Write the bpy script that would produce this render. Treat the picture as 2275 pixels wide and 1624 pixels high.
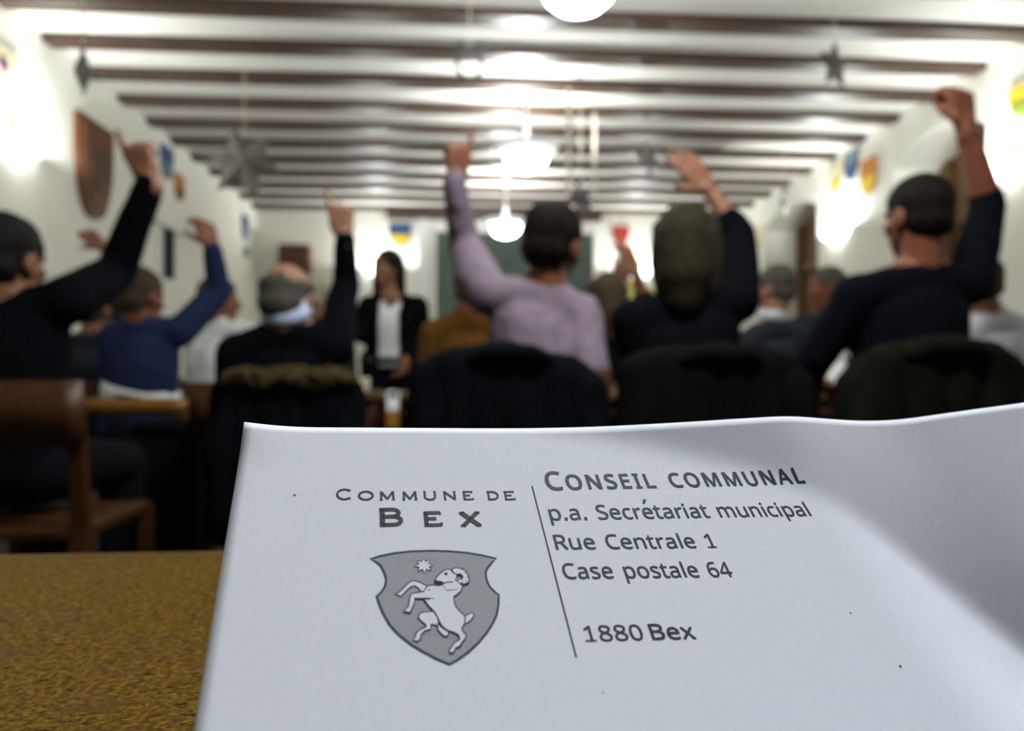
import bpy, bmesh, math, random
from mathutils import Vector, Matrix, Euler, noise
from math import sin, cos, pi, radians, sqrt

# ------------------------------------------------------------------ camera
SC = bpy.context.scene
for o in list(bpy.data.objects):
    bpy.data.objects.remove(o)
C = SC.collection
CAM_Z = 0.81
YAW, PITCH = 0.0679, 0.0152
FPX, CX, CY = 1580.0, 1137.5, 812.0
cam_data = bpy.data.cameras.new('camera')
cam = bpy.data.objects.new('camera', cam_data)
C.objects.link(cam)
cam.location = (0, 0, CAM_Z)
cam.rotation_euler = (pi / 2 + PITCH, 0, -YAW)
cam_data.sensor_width = 36.0
cam_data.lens = FPX / 2275 * 36.0
cam_data.clip_start = 0.01
cam_data.clip_end = 60
cam_data.dof.use_dof = True
cam_data.dof.focus_distance = 0.112
cam_data.dof.aperture_fstop = 25.0 / 1.55          # about 1.5 mm of opening, a pocket camera
cam_data.dof.aperture_blades = 0
SC.camera = cam

# ------------------------------------------------------------------ world, exposure
w = bpy.data.worlds.new('world'); SC.world = w
w.use_nodes = True
w.node_tree.nodes['Background'].inputs[0].default_value = (0.02, 0.025, 0.04, 1)
w.node_tree.nodes['Background'].inputs[1].default_value = 0.3
SC.view_settings.view_transform = 'Standard'
SC.view_settings.look = 'None'
SC.view_settings.gamma = 1.0
SC.view_settings.exposure = 0.0
SC.view_settings.use_curve_mapping = False
LAMP_POINT, LAMP_BOWL = 150.0, 28.0          # pendant lamps: bulb watts, glow of the opal bowl
SCONCE_POINT, SCONCE_BOWL = 72.0, 3.0        # wall lamps
NEAR_POINT, NEAR_BOWL = 8.0, 215.0          # unseen pendant added over the photographer, bowl glow raised to light the letter
LAMP_COL = (0.96, 1.0, 1.0)

# ------------------------------------------------------------------ helpers
CROT = cam.rotation_euler.to_matrix()
def P(px, py, y):
    """World point seen at a pixel of the photograph, at the depth y along the hall."""
    r = CROT @ Vector(((px - CX) / FPX, -(py - CY) / FPX, -1.0))
    return Vector((0, 0, CAM_Z)) + r * (y / r.y)

def W(px, py, x):
    """World point seen at a pixel of the photograph on a side wall at x."""
    r = CROT @ Vector(((px - CX) / FPX, -(py - CY) / FPX, -1.0))
    return Vector((0, 0, CAM_Z)) + r * (x / r.x)

def srgb(r, g, b):
    f = lambda c: (c / 255 / 12.92) if c / 255 <= 0.04045 else ((c / 255 + 0.055) / 1.055) ** 2.4
    return (f(r), f(g), f(b))

def mat(name, col, rough=0.7, spec=0.3, col2=None, nscale=30.0, bump=0.0, bscale=120.0, stretch=None, emit=None, estr=0.0, contrast=(0.35, 0.65), metal=0.0, trans=0.0):
    m = bpy.data.materials.new(name); m.use_nodes = True
    nt = m.node_tree; b = nt.nodes['Principled BSDF']
    b.inputs['Roughness'].default_value = rough
    b.inputs['Specular IOR Level'].default_value = spec
    b.inputs['Metallic'].default_value = metal
    b.inputs['Base Color'].default_value = (*col, 1)
    if trans: b.inputs['Transmission Weight'].default_value = trans
    tc = nt.nodes.new('ShaderNodeTexCoord')
    vec = tc.outputs['Object']
    if stretch:
        mp = nt.nodes.new('ShaderNodeMapping'); mp.inputs['Scale'].default_value = stretch
        nt.links.new(vec, mp.inputs['Vector']); vec = mp.outputs['Vector']
    if col2 is not None:
        n = nt.nodes.new('ShaderNodeTexNoise'); n.inputs['Scale'].default_value = nscale; n.inputs['Detail'].default_value = 5
        nt.links.new(vec, n.inputs['Vector'])
        r = nt.nodes.new('ShaderNodeValToRGB')
        r.color_ramp.elements[0].position = contrast[0]; r.color_ramp.elements[1].position = contrast[1]
        r.color_ramp.elements[0].color = (*col, 1); r.color_ramp.elements[1].color = (*col2, 1)
        nt.links.new(n.outputs['Fac'], r.inputs['Fac']); nt.links.new(r.outputs['Color'], b.inputs['Base Color'])
    if bump:
        n2 = nt.nodes.new('ShaderNodeTexNoise'); n2.inputs['Scale'].default_value = bscale; n2.inputs['Detail'].default_value = 4
        nt.links.new(vec, n2.inputs['Vector'])
        bp = nt.nodes.new('ShaderNodeBump'); bp.inputs['Strength'].default_value = bump; bp.inputs['Distance'].default_value = 0.01
        nt.links.new(n2.outputs['Fac'], bp.inputs['Height']); nt.links.new(bp.outputs['Normal'], b.inputs['Normal'])
    if emit:
        b.inputs['Emission Color'].default_value = (*emit, 1); b.inputs['Emission Strength'].default_value = estr
    return m

M = {}
M['plaster'] = mat('plaster', (.75, .735, .65), .9, .1, (.71, .695, .61), 2.0, .15, 60)
M['ceiling'] = mat('ceiling_plaster', (.77, .755, .69), .9, .1, (.72, .705, .64), 3.0)
M['beam'] = mat('beam_wood', (.060, .030, .017), .38, .5, (.030, .015, .010), 6.0, .2, 40, (1, 14, 14))
M['floor'] = mat('floor_boards', (.040, .026, .016), .45, .4, (.022, .014, .010), 4.0, .1, 40, (14, 1, 1))
M['door'] = mat('door_wood', (.16, .085, .028), .5, .4, (.09, .045, .016), 5.0, 0, 1, (10, 10, 1))
M['chair'] = mat('chair_wood', (.055, .018, .0035), .45, .3, (.034, .011, .0025), 6.0, .1, 60, (12, 12, 2))
M['oak'] = mat('golden_oak', (.26, .115, .018), .4, .4, (.17, .07, .012), 6.0, .1, 60, (3, 14, 14))
M['edge'] = mat('edge_banding', (.085, .047, .010), .6, .05, (.06, .033, .007), 30)
M['tabletop'] = mat('table_wood', (.11, .060, .022), .4, .4, (.07, .038, .015), 5.0, .1, 60, (2, 14, 14))
M['panel'] = mat('carved_wood', (.085, .032, .010), .5, .25, (.12, .046, .014), 7.0, .2, 50, (4, 4, 1))
M['redwood'] = mat('red_brown_wood', (.085, .024, .010), .5, .4, (.06, .017, .008), 7.0)
M['board'] = mat('chalkboard_green', (.075, .105, .080), .6, .3, (.055, .082, .064), 3.0)
M['steel'] = mat('grey_metal', (.30, .30, .29), .35, .5, metal=.6)
M['white_paint'] = mat('white_paint', (.75, .75, .72), .5, .4)
M['star'] = mat('silver_card', (.15, .135, .115), .5, .3, (.09, .083, .075), 25.0)
M['dark_star'] = mat('dark_card', (.06, .055, .055), .5, .4, (.035, .035, .04), 25.0)
M['string'] = mat('pale_string', (.55, .50, .40), .8, .2)
M['skin'] = mat('skin', (.215, .093, .049), .5, .25, (.175, .074, .038), 18.0)
M['skin_red'] = mat('ruddy_skin', (.175, .060, .030), .5, .25, (.135, .043, .022), 18.0)
M['skin_pale'] = mat('pale_skin', (.27, .132, .082), .5, .25, (.225, .107, .064), 18.0)
M['black_cloth'] = mat('black_wool', (.0028, .003, .0045), .9, .03, (.002, .0022, .0035), 60, .2, 300)
M['navy_cloth'] = mat('near_black_navy', (.0028, .0032, .0055), .9, .03, (.002, .0024, .004), 60, .2, 300)
M['blue_cloth'] = mat('blue_knit', (.018, .026, .068), .9, .05, (.012, .018, .05), 60, .3, 300)
M['pink_cloth'] = mat('pink_cotton', (.180, .138, .172), .85, .08, (.15, .116, .145), 30, .35, 14)
M['white_cloth'] = mat('white_cotton', (.66, .67, .66), .85, .15, (.58, .59, .58), 20, .3, 14)
M['grey_cloth'] = mat('pale_grey_cotton', (.50, .49, .53), .85, .15, (.44, .43, .47), 20, .3, 14)
M['slate_cloth'] = mat('slate_cloth', (.022, .026, .034), .9, .1, (.014, .017, .023), 40, .2, 200)
M['brown_cloth'] = mat('brown_wool', (.10, .044, .009), .9, .05, (.066, .028, .006), 40, .3, 200)
M['yellow_cloth'] = mat('pale_yellow_wool', (.62, .54, .18), .9, .1, (.5, .43, .13), 40)
M['collar_blue'] = mat('pale_blue_cotton', (.46, .54, .70), .8, .2)
M['olive_coat'] = mat('dark_olive_wool', (.0058, .0056, .0036), .95, .03, (.004, .004, .0026), 60, .3, 250)
M['black_coat'] = mat('black_coat_cloth', (.0028, .0032, .0046), .9, .03, (.002, .0023, .0034), 60, .3, 250)
M['slate_coat'] = mat('slate_coat_cloth', (.0045, .0052, .0068), .9, .03, (.003, .0038, .005), 60, .3, 250)
M['brown_coat'] = mat('black_brown_coat_cloth', (.0038, .0034, .003), .9, .03, (.0027, .0025, .0024), 60, .3, 250)
M['fur'] = mat('tan_fur', (.075, .054, .022), .95, .05, (.03, .021, .009), 55, .9, 130)
M['trouser'] = mat('dark_trouser_cloth', (.004, .0045, .006), .9, .03)
M['shoe'] = mat('black_leather', (.012, .011, .010), .4, .4)
M['hair_black'] = mat('black_hair', (.004, .0035, .0035), .6, .1, (.008, .0065, .006), 40, .5, 90, (3, 3, 1))
M['hair_dark'] = mat('dark_brown_hair', (.0045, .0032, .0023), .6, .06, (.008, .0055, .004), 40, .5, 90, (3, 3, 1))
M['hair_brown'] = mat('brown_hair', (.030, .019, .011), .6, .12, (.05, .032, .018), 40, .5, 90, (3, 3, 1))
M['hair_ash'] = mat('ash_brown_hair', (.014, .0112, .0058), .6, .06, (.024, .019, .010), 40, .5, 90, (3, 3, 1))
M['hair_grey'] = mat('dark_grey_hair', (.080, .072, .055), .6, .12, (.045, .041, .032), 40, .5, 90, (3, 3, 1))
M['hair_white'] = mat('white_hair', (.60, .58, .50), .6, .3, (.50, .47, .39), 40, .4, 90, (3, 3, 1))
M['hair_blond'] = mat('ash_blond_hair', (.36, .33, .23), .6, .3, (.28, .25, .17), 40, .4, 90, (3, 3, 1))
M['eye'] = mat('eye_white', (.6, .6, .58), .2, .5)
M['iris'] = mat('dark_iris', (.02, .013, .01), .2, .5)
M['lip'] = mat('lip', (.33, .09, .075), .45, .4)
M['sheet'] = mat('white_sheet', (.78, .78, .76), .8, .2)
M['china'] = mat('white_china', (.72, .72, .68), .25, .5)
M['amber'] = mat('amber_drink', (.30, .14, .025), .3, .4)
M['bottle'] = mat('green_glass', (.10, .14, .07), .1, .5)
M['label'] = mat('cream_label', (.6, .56, .42), .7, .2)
M['bowl'] = mat('opal_glass_lit', (.8, .8, .8), .4, .4, emit=LAMP_COL, estr=LAMP_BOWL)
M['bowl_near'] = mat('opal_glass_bright', (.8, .8, .8), .4, .4, emit=LAMP_COL, estr=NEAR_BOWL)
M['dish'] = mat('frosted_dish', (.62, .62, .58), .5, .4, emit=LAMP_COL, estr=.35)
M['sconce'] = mat('sconce_glass_lit', (.8, .8, .8), .4, .4, emit=LAMP_COL, estr=SCONCE_BOWL)
M['shield_blue'] = mat('shield_blue', (.03, .07, .16), .6, .3)
M['shield_grey'] = mat('shield_blue_grey', (.13, .18, .22), .6, .3)
M['shield_red'] = mat('shield_red', (.38, .05, .035), .6, .3)
M['shield_yellow'] = mat('shield_yellow', (.66, .44, .03), .6, .3)
M['shield_green'] = mat('shield_green', (.16, .22, .03), .6, .3)
M['shield_cream'] = mat('shield_cream', (.62, .56, .36), .6, .3)
M['shield_orange'] = mat('shield_orange', (.42, .17, .03), .6, .3)
M['shield_purple'] = mat('shield_purple', (.12, .05, .12), .6, .3)

def new_obj(name, me, m=None, parent=None, smooth=False):
    o = bpy.data.objects.new(name, me); C.objects.link(o)
    if m is not None: me.materials.append(m)
    if smooth:
        for p in me.polygons: p.use_smooth = True
    if parent is not None: o.parent = parent
    return o

def obj(name, bm, m=None, parent=None, smooth=False):
    bmesh.ops.recalc_face_normals(bm, faces=bm.faces)
    me = bpy.data.meshes.new(name); bm.to_mesh(me); bm.free()
    return new_obj(name, me, m, parent, smooth)

def tag(o, label=None, cat=None, group=None, kind=None):
    if label: o['label'] = label
    if cat: o['category'] = cat
    if group: o['group'] = group
    if kind: o['kind'] = kind
    return o

def empty(name, loc, label, cat, group=None, rz=0.0):
    o = bpy.data.objects.new(name, None); C.objects.link(o)
    o.location = loc; o.rotation_euler = (0, 0, rz); o.empty_display_size = 0.05
    return tag(o, label, cat, group)

def to_local(o, parent):
    """Give a mesh built in world coordinates to a parent without moving it."""
    off = Vector((0, 0, 0)); q = parent
    while q is not None:
        off += q.location; q = q.parent
    o.data.transform(Matrix.Translation(-off))
    o.parent = parent
    return o

def copy_thing(root, loc, rz=None, label=None, group=None):
    r = root.copy(); C.objects.link(r); r.location = loc
    if rz is not None: r.rotation_euler = (0, 0, rz)
    if label: r['label'] = label
    if group: r['group'] = group
    for ch in list(root.children):
        c = ch.copy(); C.objects.link(c); c.parent = r
        for g in ch.children:
            d = g.copy(); C.objects.link(d); d.parent = c
    return r

def box(bm, x0, x1, y0, y1, z0, z1, bev=0.0):
    vs = [bm.verts.new(p) for p in ((x0, y0, z0), (x1, y0, z0), (x1, y1, z0), (x0, y1, z0), (x0, y0, z1), (x1, y0, z1), (x1, y1, z1), (x0, y1, z1))]
    fs = [bm.faces.new([vs[i] for i in f]) for f in ((0, 3, 2, 1), (4, 5, 6, 7), (0, 1, 5, 4), (1, 2, 6, 5), (2, 3, 7, 6), (3, 0, 4, 7))]
    if bev:
        es = list({e for f in fs for e in f.edges})
        bmesh.ops.bevel(bm, geom=es, offset=bev, segments=2, affect='EDGES', profile=.6)

def frame_of(d):
    d = d.normalized()
    a = Vector((0, 0, 1)) if abs(d.z) < .9 else Vector((1, 0, 0))
    x = a.cross(d).normalized()
    return x, d.cross(x).normalized(), d

def capsule(bm, p0, r0, p1, r1, n=14, hem=4):
    p0, p1 = Vector(p0), Vector(p1)
    d = p1 - p0
    if d.length < 1e-6: d = Vector((0, 0, 1e-5))
    x, y, z = frame_of(d)
    rings = []
    for i in range(1, hem + 1):
        a = pi / 2 * i / hem
        rings.append((p0 - z * r0 * cos(a), r0 * sin(a)))
    for i in range(hem, 0, -1):
        a = pi / 2 * i / hem
        rings.append((p1 + z * r1 * cos(a), r1 * sin(a)))
    loops = [[bm.verts.new(c + (x * cos(2 * pi * k / n) + y * sin(2 * pi * k / n)) * r) for k in range(n)] for c, r in rings]
    for a, b in zip(loops, loops[1:]):
        for k in range(n):
            bm.faces.new((a[k], a[(k + 1) % n], b[(k + 1) % n], b[k]))
    s = bm.verts.new(p0 - z * r0); e = bm.verts.new(p1 + z * r1)
    for k in range(n):
        bm.faces.new((s, loops[0][(k + 1) % n], loops[0][k])); bm.faces.new((e, loops[-1][k], loops[-1][(k + 1) % n]))

def chain(bm, pts, rs, n=14):
    for i in range(len(pts) - 1):
        capsule(bm, pts[i], rs[i], pts[i + 1], rs[i + 1], n)

def ellipsoid(bm, c, rad, R=None, n=18, h=10):
    R = R or Matrix.Identity(3)
    c = Vector(c)
    f = lambda a, b: c + R @ Vector((rad[0] * sin(a) * cos(b), rad[1] * sin(a) * sin(b), rad[2] * cos(a)))
    loops = [[bm.verts.new(f(pi * i / h, 2 * pi * k / n)) for k in range(n)] for i in range(1, h)]
    t = bm.verts.new(f(0, 0)); b = bm.verts.new(f(pi, 0))
    for p, q in zip(loops, loops[1:]):
        for k in range(n): bm.faces.new((p[k], q[k], q[(k + 1) % n], p[(k + 1) % n]))
    for k in range(n):
        bm.faces.new((t, loops[0][k], loops[0][(k + 1) % n])); bm.faces.new((b, loops[-1][(k + 1) % n], loops[-1][k]))

def loft(bm, rings, n=24, power=2.0):
    """rings: (centre, x axis, y axis, half width, half depth); closed at both ends."""
    loops = []
    for c, x, y, a, b in rings:
        lp = []
        for k in range(n):
            t = 2 * pi * k / n
            ct, st = cos(t), sin(t)
            e = 2.0 / power
            lp.append(bm.verts.new(Vector(c) + x * a * math.copysign(abs(ct) ** e, ct) + y * b * math.copysign(abs(st) ** e, st)))
        loops.append(lp)
    for p, q in zip(loops, loops[1:]):
        for k in range(n): bm.faces.new((p[k], p[(k + 1) % n], q[(k + 1) % n], q[k]))
    bm.faces.new(list(reversed(loops[0]))); bm.faces.new(loops[-1])

def lathe(bm, prof, c=(0, 0, 0), n=40, close=False):
    c = Vector(c)
    loops = []
    for r, z in prof:
        if r < 1e-6: loops.append([bm.verts.new(c + Vector((0, 0, z)))])
        else: loops.append([bm.verts.new(c + Vector((r * cos(2 * pi * k / n), r * sin(2 * pi * k / n), z))) for k in range(n)])
    for a, b in zip(loops, loops[1:]):
        for k in range(n):
            k2 = (k + 1) % n
            if len(a) == 1 and len(b) == 1: break
            if len(a) == 1: bm.faces.new((a[0], b[k], b[k2]))
            elif len(b) == 1: bm.faces.new((a[k], a[k2], b[0]))
            else: bm.faces.new((a[k], a[k2], b[k2], b[k]))

def bake(name, bm, m, parent=None, voxel=0.008, smooth=4, wrinkle=0.0, wscale=9.0, cut=None, factor=.5):
    """Fuse overlapping closed shapes into one continuous skin."""
    bmesh.ops.recalc_face_normals(bm, faces=bm.faces)
    me = bpy.data.meshes.new(name); bm.to_mesh(me); bm.free()
    t = bpy.data.objects.new('fusing', me); C.objects.link(t)
    r = t.modifiers.new('r', 'REMESH'); r.mode = 'VOXEL'; r.voxel_size = voxel; r.adaptivity = 0.0
    s = t.modifiers.new('s', 'SMOOTH'); s.factor = factor; s.iterations = smooth
    dg = bpy.context.evaluated_depsgraph_get()
    out = bpy.data.meshes.new_from_object(t.evaluated_get(dg))
    bpy.data.objects.remove(t); bpy.data.meshes.remove(me)
    out.name = name
    if wrinkle:
        for v in out.vertices:
            q = v.co * wscale
            k = noise.noise(Vector((q.x * 1.7, q.y, q.z * .8)))
            k2 = noise.noise(Vector((q.x * 3.1 + 7, q.y * 2, q.z * 2.4)))
            v.co += v.normal * wrinkle * (k + .45 * k2)
    if cut is not None:
        b2 = bmesh.new(); b2.from_mesh(out)
        kill = [f for f in b2.faces if cut(f.calc_center_median(), f.normal)]
        bmesh.ops.delete(b2, geom=kill, context='FACES'); b2.to_mesh(out); b2.free()
    out.materials.clear()
    o = new_obj(name, out, m, None, True)
    if parent is not None: to_local(o, parent)
    return o

# ------------------------------------------------------------------ the room
XL, XR, YB, YF = -2.69, 3.645, 9.40, -8.0       # side walls, far wall, wall behind the photographer
ZC = CAM_Z + 2.2                               # underside of the plaster between the beams
NICHE = 0.46

def struct(name, bm, m, label=None, parent=None):
    o = obj(name, bm, m, parent)
    if parent is None: tag(o, label, kind='structure')
    return o

bm = bmesh.new(); box(bm, XL - .3, XR + .9, YF - .2, YB + .2, -.12, 0)
struct('floor', bm, M['floor'], 'dark wooden floor under the tables')
bm = bmesh.new(); box(bm, XL - .3, XR + .9, YF - .2, YB + .2, ZC, ZC + .15)
struct('ceiling', bm, M['ceiling'], 'white plaster ceiling between dark beams')
bm = bmesh.new(); box(bm, XL - .3, XL, YF, YB, 0, ZC)
struct('wall_left', bm, M['plaster'], 'white plaster wall on the left')
bm = bmesh.new(); box(bm, XL - .3, XR + .9, YB, YB + .2, 0, ZC)
struct('wall_back', bm, M['plaster'], 'white plaster far wall with the chalkboard')
bm = bmesh.new(); box(bm, XL - .3, XR + .9, YF - .2, YF, 0, ZC)
struct('wall_front', bm, M['plaster'], 'white plaster wall behind the photographer')

# right wall: thick masonry with two arched recesses
niches = [(4.71, 5.80, 2.58, .16), (7.09, 8.42, 2.58, .16)]
bm = bmesh.new()
y = YF
for a, b, zs, rise in niches:
    box(bm, XR, XR + NICHE, y, a, 0, ZC)
    n = 16
    prof = [(a + (b - a) * i / n, zs + rise * (1 - (2 * i / n - 1) ** 2)) for i in range(n + 1)]
    poly = prof + [(b, ZC), (a, ZC)]
    lo = [bm.verts.new((XR, p[0], p[1])) for p in poly]
    hi = [bm.verts.new((XR + NICHE, p[0], p[1])) for p in poly]
    for i in range(len(poly)):
        j = (i + 1) % len(poly)
        bm.faces.new((lo[i], lo[j], hi[j], hi[i]))
    for i in range(n):                      # front and back skins above the arch, as strips
        for L in (lo, hi):
            t0 = bm.verts.new((L[i].co.x, prof[i][0], ZC)); t1 = bm.verts.new((L[i].co.x, prof[i + 1][0], ZC))
            bm.faces.new((L[i], L[i + 1], t1, t0))
    y = b
box(bm, XR, XR + NICHE, y, YB, 0, ZC)
struct('wall_right', bm, M['plaster'], 'thick white plaster wall on the right with arched recesses')
for k, (a, b, zs, rise) in enumerate(niches):
    x0 = XR + NICHE
    bm = bmesh.new()
    box(bm, x0, x0 + .05, a - .1, b + .1, 0, zs + rise + .1)
    d = struct('door_%d' % (k + 1), bm, M['door'], 'brown wooden door in the %s arched recess' % ('nearer', 'farther')[k])
    fr = bmesh.new()
    for ya, yb, za, zb in ((a, a + .11, 0, 2.72), (b - .11, b, 0, 2.72), (a, b, 2.06, 2.16)):
        box(fr, x0 - .05, x0, ya, yb, za, zb, .006)
    obj('door_frame', fr, M['door'], d)
    hb = bmesh.new(); capsule(hb, (x0 - .05, a + .2, 1.05), .011, (x0 - .05, a + .32, 1.05), .011); capsule(hb, (x0, a + .2, 1.05), .012, (x0 - .05, a + .2, 1.05), .011)
    obj('door_handle', hb, M['steel'], d, True)

# ceiling beams run from side wall to side wall
k = 0
yb = 4.195 - 0.499 * 23
while yb < YB - .15:
    if yb > YF + .1:
        k += 1
        bm = bmesh.new(); box(bm, XL, XR, yb, yb + .135, ZC - .055, ZC, .006)
        struct('trim_%d' % k, bm, M['beam'], 'dark wooden ceiling beam running across the hall')
    yb += .499
bm = bmesh.new(); box(bm, -1.0, 1.82, YB - .14, YB, ZC - .14, ZC, .008)
k += 1; struct('trim_%d' % k, bm, M['beam'], 'dark wooden header above the chalkboard')
bm = bmesh.new(); box(bm, -.60, -.46, YB - .07, YB, 0, ZC - .14, .008)
k += 1; struct('trim_%d' % k, bm, M['white_paint'], 'white post beside the chalkboard')
bm = bmesh.new(); box(bm, XL, XL + .025, YF, YB, .12, .80, .004)  # added dark strip, hides the lit lower wall seen past the chair
k += 1; struct('trim_%d' % k, bm, M['beam'], 'made-up dark panelling low on the left wall, added to darken it')
for nm, x0, x1, y0, y1 in (('left', XL, XL + .02, YF, YB), ('back', XL, XR, YB - .02, YB)):
    bm = bmesh.new(); box(bm, x0, x1, y0, y1, 0, .12, .004)
    struct('baseboard_' + nm, bm, M['beam'], 'dark skirting board along the %s wall' % nm)

# ------------------------------------------------------------------ lamps
def point_light(name, loc, watts, r, parent=None):
    l = bpy.data.lights.new(name, 'POINT'); l.energy = watts; l.shadow_soft_size = r; l.color = LAMP_COL
    o = bpy.data.objects.new(name, l); C.objects.link(o); o.location = loc
    if parent is not None: o.parent = parent
    return o

def make_pendant(loc, label, glass='bowl'):
    root = empty('pendant_lamp', loc, label, 'lamp', 'row of bowl pendant lamps')
    H = ZC - loc[2]                          # the root sits at the lowest point of the bowl
    bm = bmesh.new(); lathe(bm, [(0, H), (.065, H), (.06, H - .03), (.02, H - .06), (0, H - .06)])
    obj('ceiling_rose', bm, M['white_paint'], root, True)
    bm = bmesh.new(); lathe(bm, [(0, H - .05), (.013, H - .05), (.013, .34), (.030, .26), (.038, .19), (0, .19)], n=20)
    obj('rod', bm, M['white_paint'], root, True)
    bm = bmesh.new()
    prof = [(0, 0), (.06, .004), (.11, .022), (.145, .055), (.163, .10), (.168, .13)]
    lathe(bm, prof + [(r - .006, z + .001) for r, z in reversed(prof[1:])] + [(0, .008)])
    obj('bowl', bm, M[glass], root, True)
    bm = bmesh.new()
    prof = [(.165, .135), (.20, .145), (.235, .165), (.25, .18)]
    lathe(bm, prof + [(r, z + .006) for r, z in reversed(prof)] + [prof[0]])
    obj('dish', bm, M['dish'], root, True)
    bm = bmesh.new(); lathe(bm, [(0, .118), (.159, .118), (.161, .121), (.159, .124), (0, .128)]); obj('cover', bm, M['white_paint'], root, True)  # added disc, blocks the bowl's glow from reaching the ceiling
    bm = bmesh.new()
    for a in range(3):
        t = 2 * pi * a / 3
        capsule(bm, (0, 0, .20), .006, (.165 * cos(t), .165 * sin(t), .135), .005, 8)
    obj('bracket', bm, M['white_paint'], root, True)
    return root

PEND = [(.49, 1.04, 'unseen bowl pendant lamp added above the photographer to light the letter'),
        (.49, 3.00, 'lit bowl pendant lamp cut off by the top edge of the picture'), (.48, 5.42, 'lit bowl pendant lamp on a long white rod in the middle of the ceiling'),
        (.46, 7.80, 'small lit bowl pendant lamp in front of the green chalkboard')]
pend0 = None
for x, y, lab in PEND:
    z = CAM_Z + (1.53 if y > 7 else 1.57)
    if y < 2: make_pendant((x, y, z), lab, 'bowl_near')
    elif pend0 is None: pend0 = make_pendant((x, y, z), lab)
    else: copy_thing(pend0, (x, y, z), 0, lab)
    point_light('pendant_bulb', (x, y, z + .17), NEAR_POINT if y < 2 else LAMP_POINT, .07)

def make_sconce(loc, rz, label):
    root = empty('wall_lamp', loc, label, 'lamp', 'half-bowl wall lamps', rz)      # local +y points into the room
    bm = bmesh.new()
    n, rings = 24, 8
    loops = []
    for i in range(rings + 1):
        a = pi / 2 * i / rings
        r, z = .20 * cos(a) ** .8 + .001, -.11 * sin(a)
        loops.append([bm.verts.new((r * cos(pi * k / n), r * .78 * sin(pi * k / n), z)) for k in range(n + 1)])
    for p, q in zip(loops, loops[1:]):
        for j in range(n): bm.faces.new((p[j], p[j + 1], q[j + 1], q[j]))
    bmesh.ops.solidify(bm, geom=bm.faces[:], thickness=.005)
    obj('bowl', bm, M['sconce'], root, True)
    bm = bmesh.new(); box(bm, -.05, .05, 0, .018, -.09, .12, .006)
    obj('wall_plate', bm, M['panel'], root)
    bm = bmesh.new(); capsule(bm, (0, .01, .02), .012, (0, .09, .02), .012)
    obj('lamp_holder', bm, M['steel'], root, True)
    return root

SCON = [(XL, 4.42, -pi / 2, 'lit half-bowl wall lamp at the left edge of the picture'), (XR, 6.67, pi / 2, 'lit half-bowl wall lamp between the two arched recesses'),
        (XR, 4.47, pi / 2, 'lit half-bowl wall lamp at the right edge of the picture'), (-1.12, YB, pi, 'lit half-bowl wall lamp on the far wall behind the standing woman'),
        (2.33, YB, pi, 'lit half-bowl wall lamp on the far wall right of the chalkboard')]
sc0 = None
for x, y, rz, lab in SCON:
    z = CAM_Z + 1.42
    if sc0 is None: sc0 = make_sconce((x, y, z), rz, lab)
    else: copy_thing(sc0, (x, y, z), rz, lab)
    nx, ny = -sin(rz), cos(rz)
    point_light('wall_lamp_bulb', (x + nx * .10, y + ny * .09, z - .005), SCONCE_POINT, .035)

# ------------------------------------------------------------------ things on the walls
def shield_pts(wd, ht, n=10):
    pts = [(-wd / 2, ht * .5), (wd / 2, ht * .5)]
    for i in range(n + 1):
        t = i / n
        pts.append((wd / 2 * cos(t * pi / 2) ** .75 if i < n else 0, ht * .15 - ht * .65 * sin(t * pi / 2) ** 1.3 if i else ht * .15))
    left = [(-x, z) for x, z in reversed(pts[2:-1])]
    return pts + left

def plate(bm, pts, y0, y1):
    lo = [bm.verts.new((x, y0, z)) for x, z in pts]; hi = [bm.verts.new((x, y1, z)) for x, z in pts]
    bm.faces.new(lo); bm.faces.new(list(reversed(hi)))
    for i in range(len(pts)):
        j = (i + 1) % len(pts); bm.faces.new((lo[i], hi[i], hi[j], lo[j]))

def clip_half(pts, z, upper):
    out = []
    for i in range(len(pts)):
        a, b = pts[i], pts[(i + 1) % len(pts)]
        ina, inb = (a[1] >= z) == upper, (b[1] >= z) == upper
        if ina: out.append(a)
        if ina != inb:
            t = (z - a[1]) / (b[1] - a[1]); out.append((a[0] + t * (b[0] - a[0]), z))
    return out

def wall_shield(loc, rz, wd, ht, m1, m2, label, charge=None):
    """A small painted coat of arms: board, upper field, lower field."""
    root = empty('wall_shield', loc, label, 'shield', 'small painted shields on the walls', rz)
    pts = shield_pts(wd, ht)
    bm = bmesh.new(); plate(bm, pts, .0, .016); obj('board', bm, M[m1], root)
    inner = [(x * .93, z * .93) for x, z in pts]
    bm = bmesh.new(); plate(bm, clip_half(inner, 0, False), .016, .020); obj('lower_field', bm, M[m2], root)
    if charge:
        bm = bmesh.new(); ellipsoid(bm, (0, .018, ht * .22), (wd * .16, .006, wd * .16)); obj('emblem', bm, M[charge], root, True)
    return root

S = wall_shield
S(P(889, 522, YB), pi, .29, .30, 'shield_blue', 'shield_yellow', 'blue and yellow painted shield on the far wall above the standing woman')
S(P(1379, 524, YB), pi, .23, .26, 'shield_red', 'shield_red', 'red painted shield on the far wall', None)
S(W(543, 507, XL), -pi / 2, .24, .32, 'shield_blue', 'shield_grey', 'dark blue painted shield on the left wall next to the far corner')
S(W(369, 362, XL), -pi / 2, .26, .29, 'shield_blue', 'shield_grey', 'blue-grey painted shield beyond the big wooden board')
S(W(397, 417, XL), -pi / 2, .24, .25, 'shield_orange', 'redwood', 'red-brown painted shield on the left wall')
S(W(2, 172, XL), -pi / 2, .28, .34, 'shield_cream', 'shield_cream', 'cream and purple painted shield at the left picture edge', 'shield_purple')
S(W(2277, 222, XR), pi / 2, .24, .22, 'shield_yellow', 'shield_green', 'yellow and green painted shield at the right picture edge')
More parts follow.
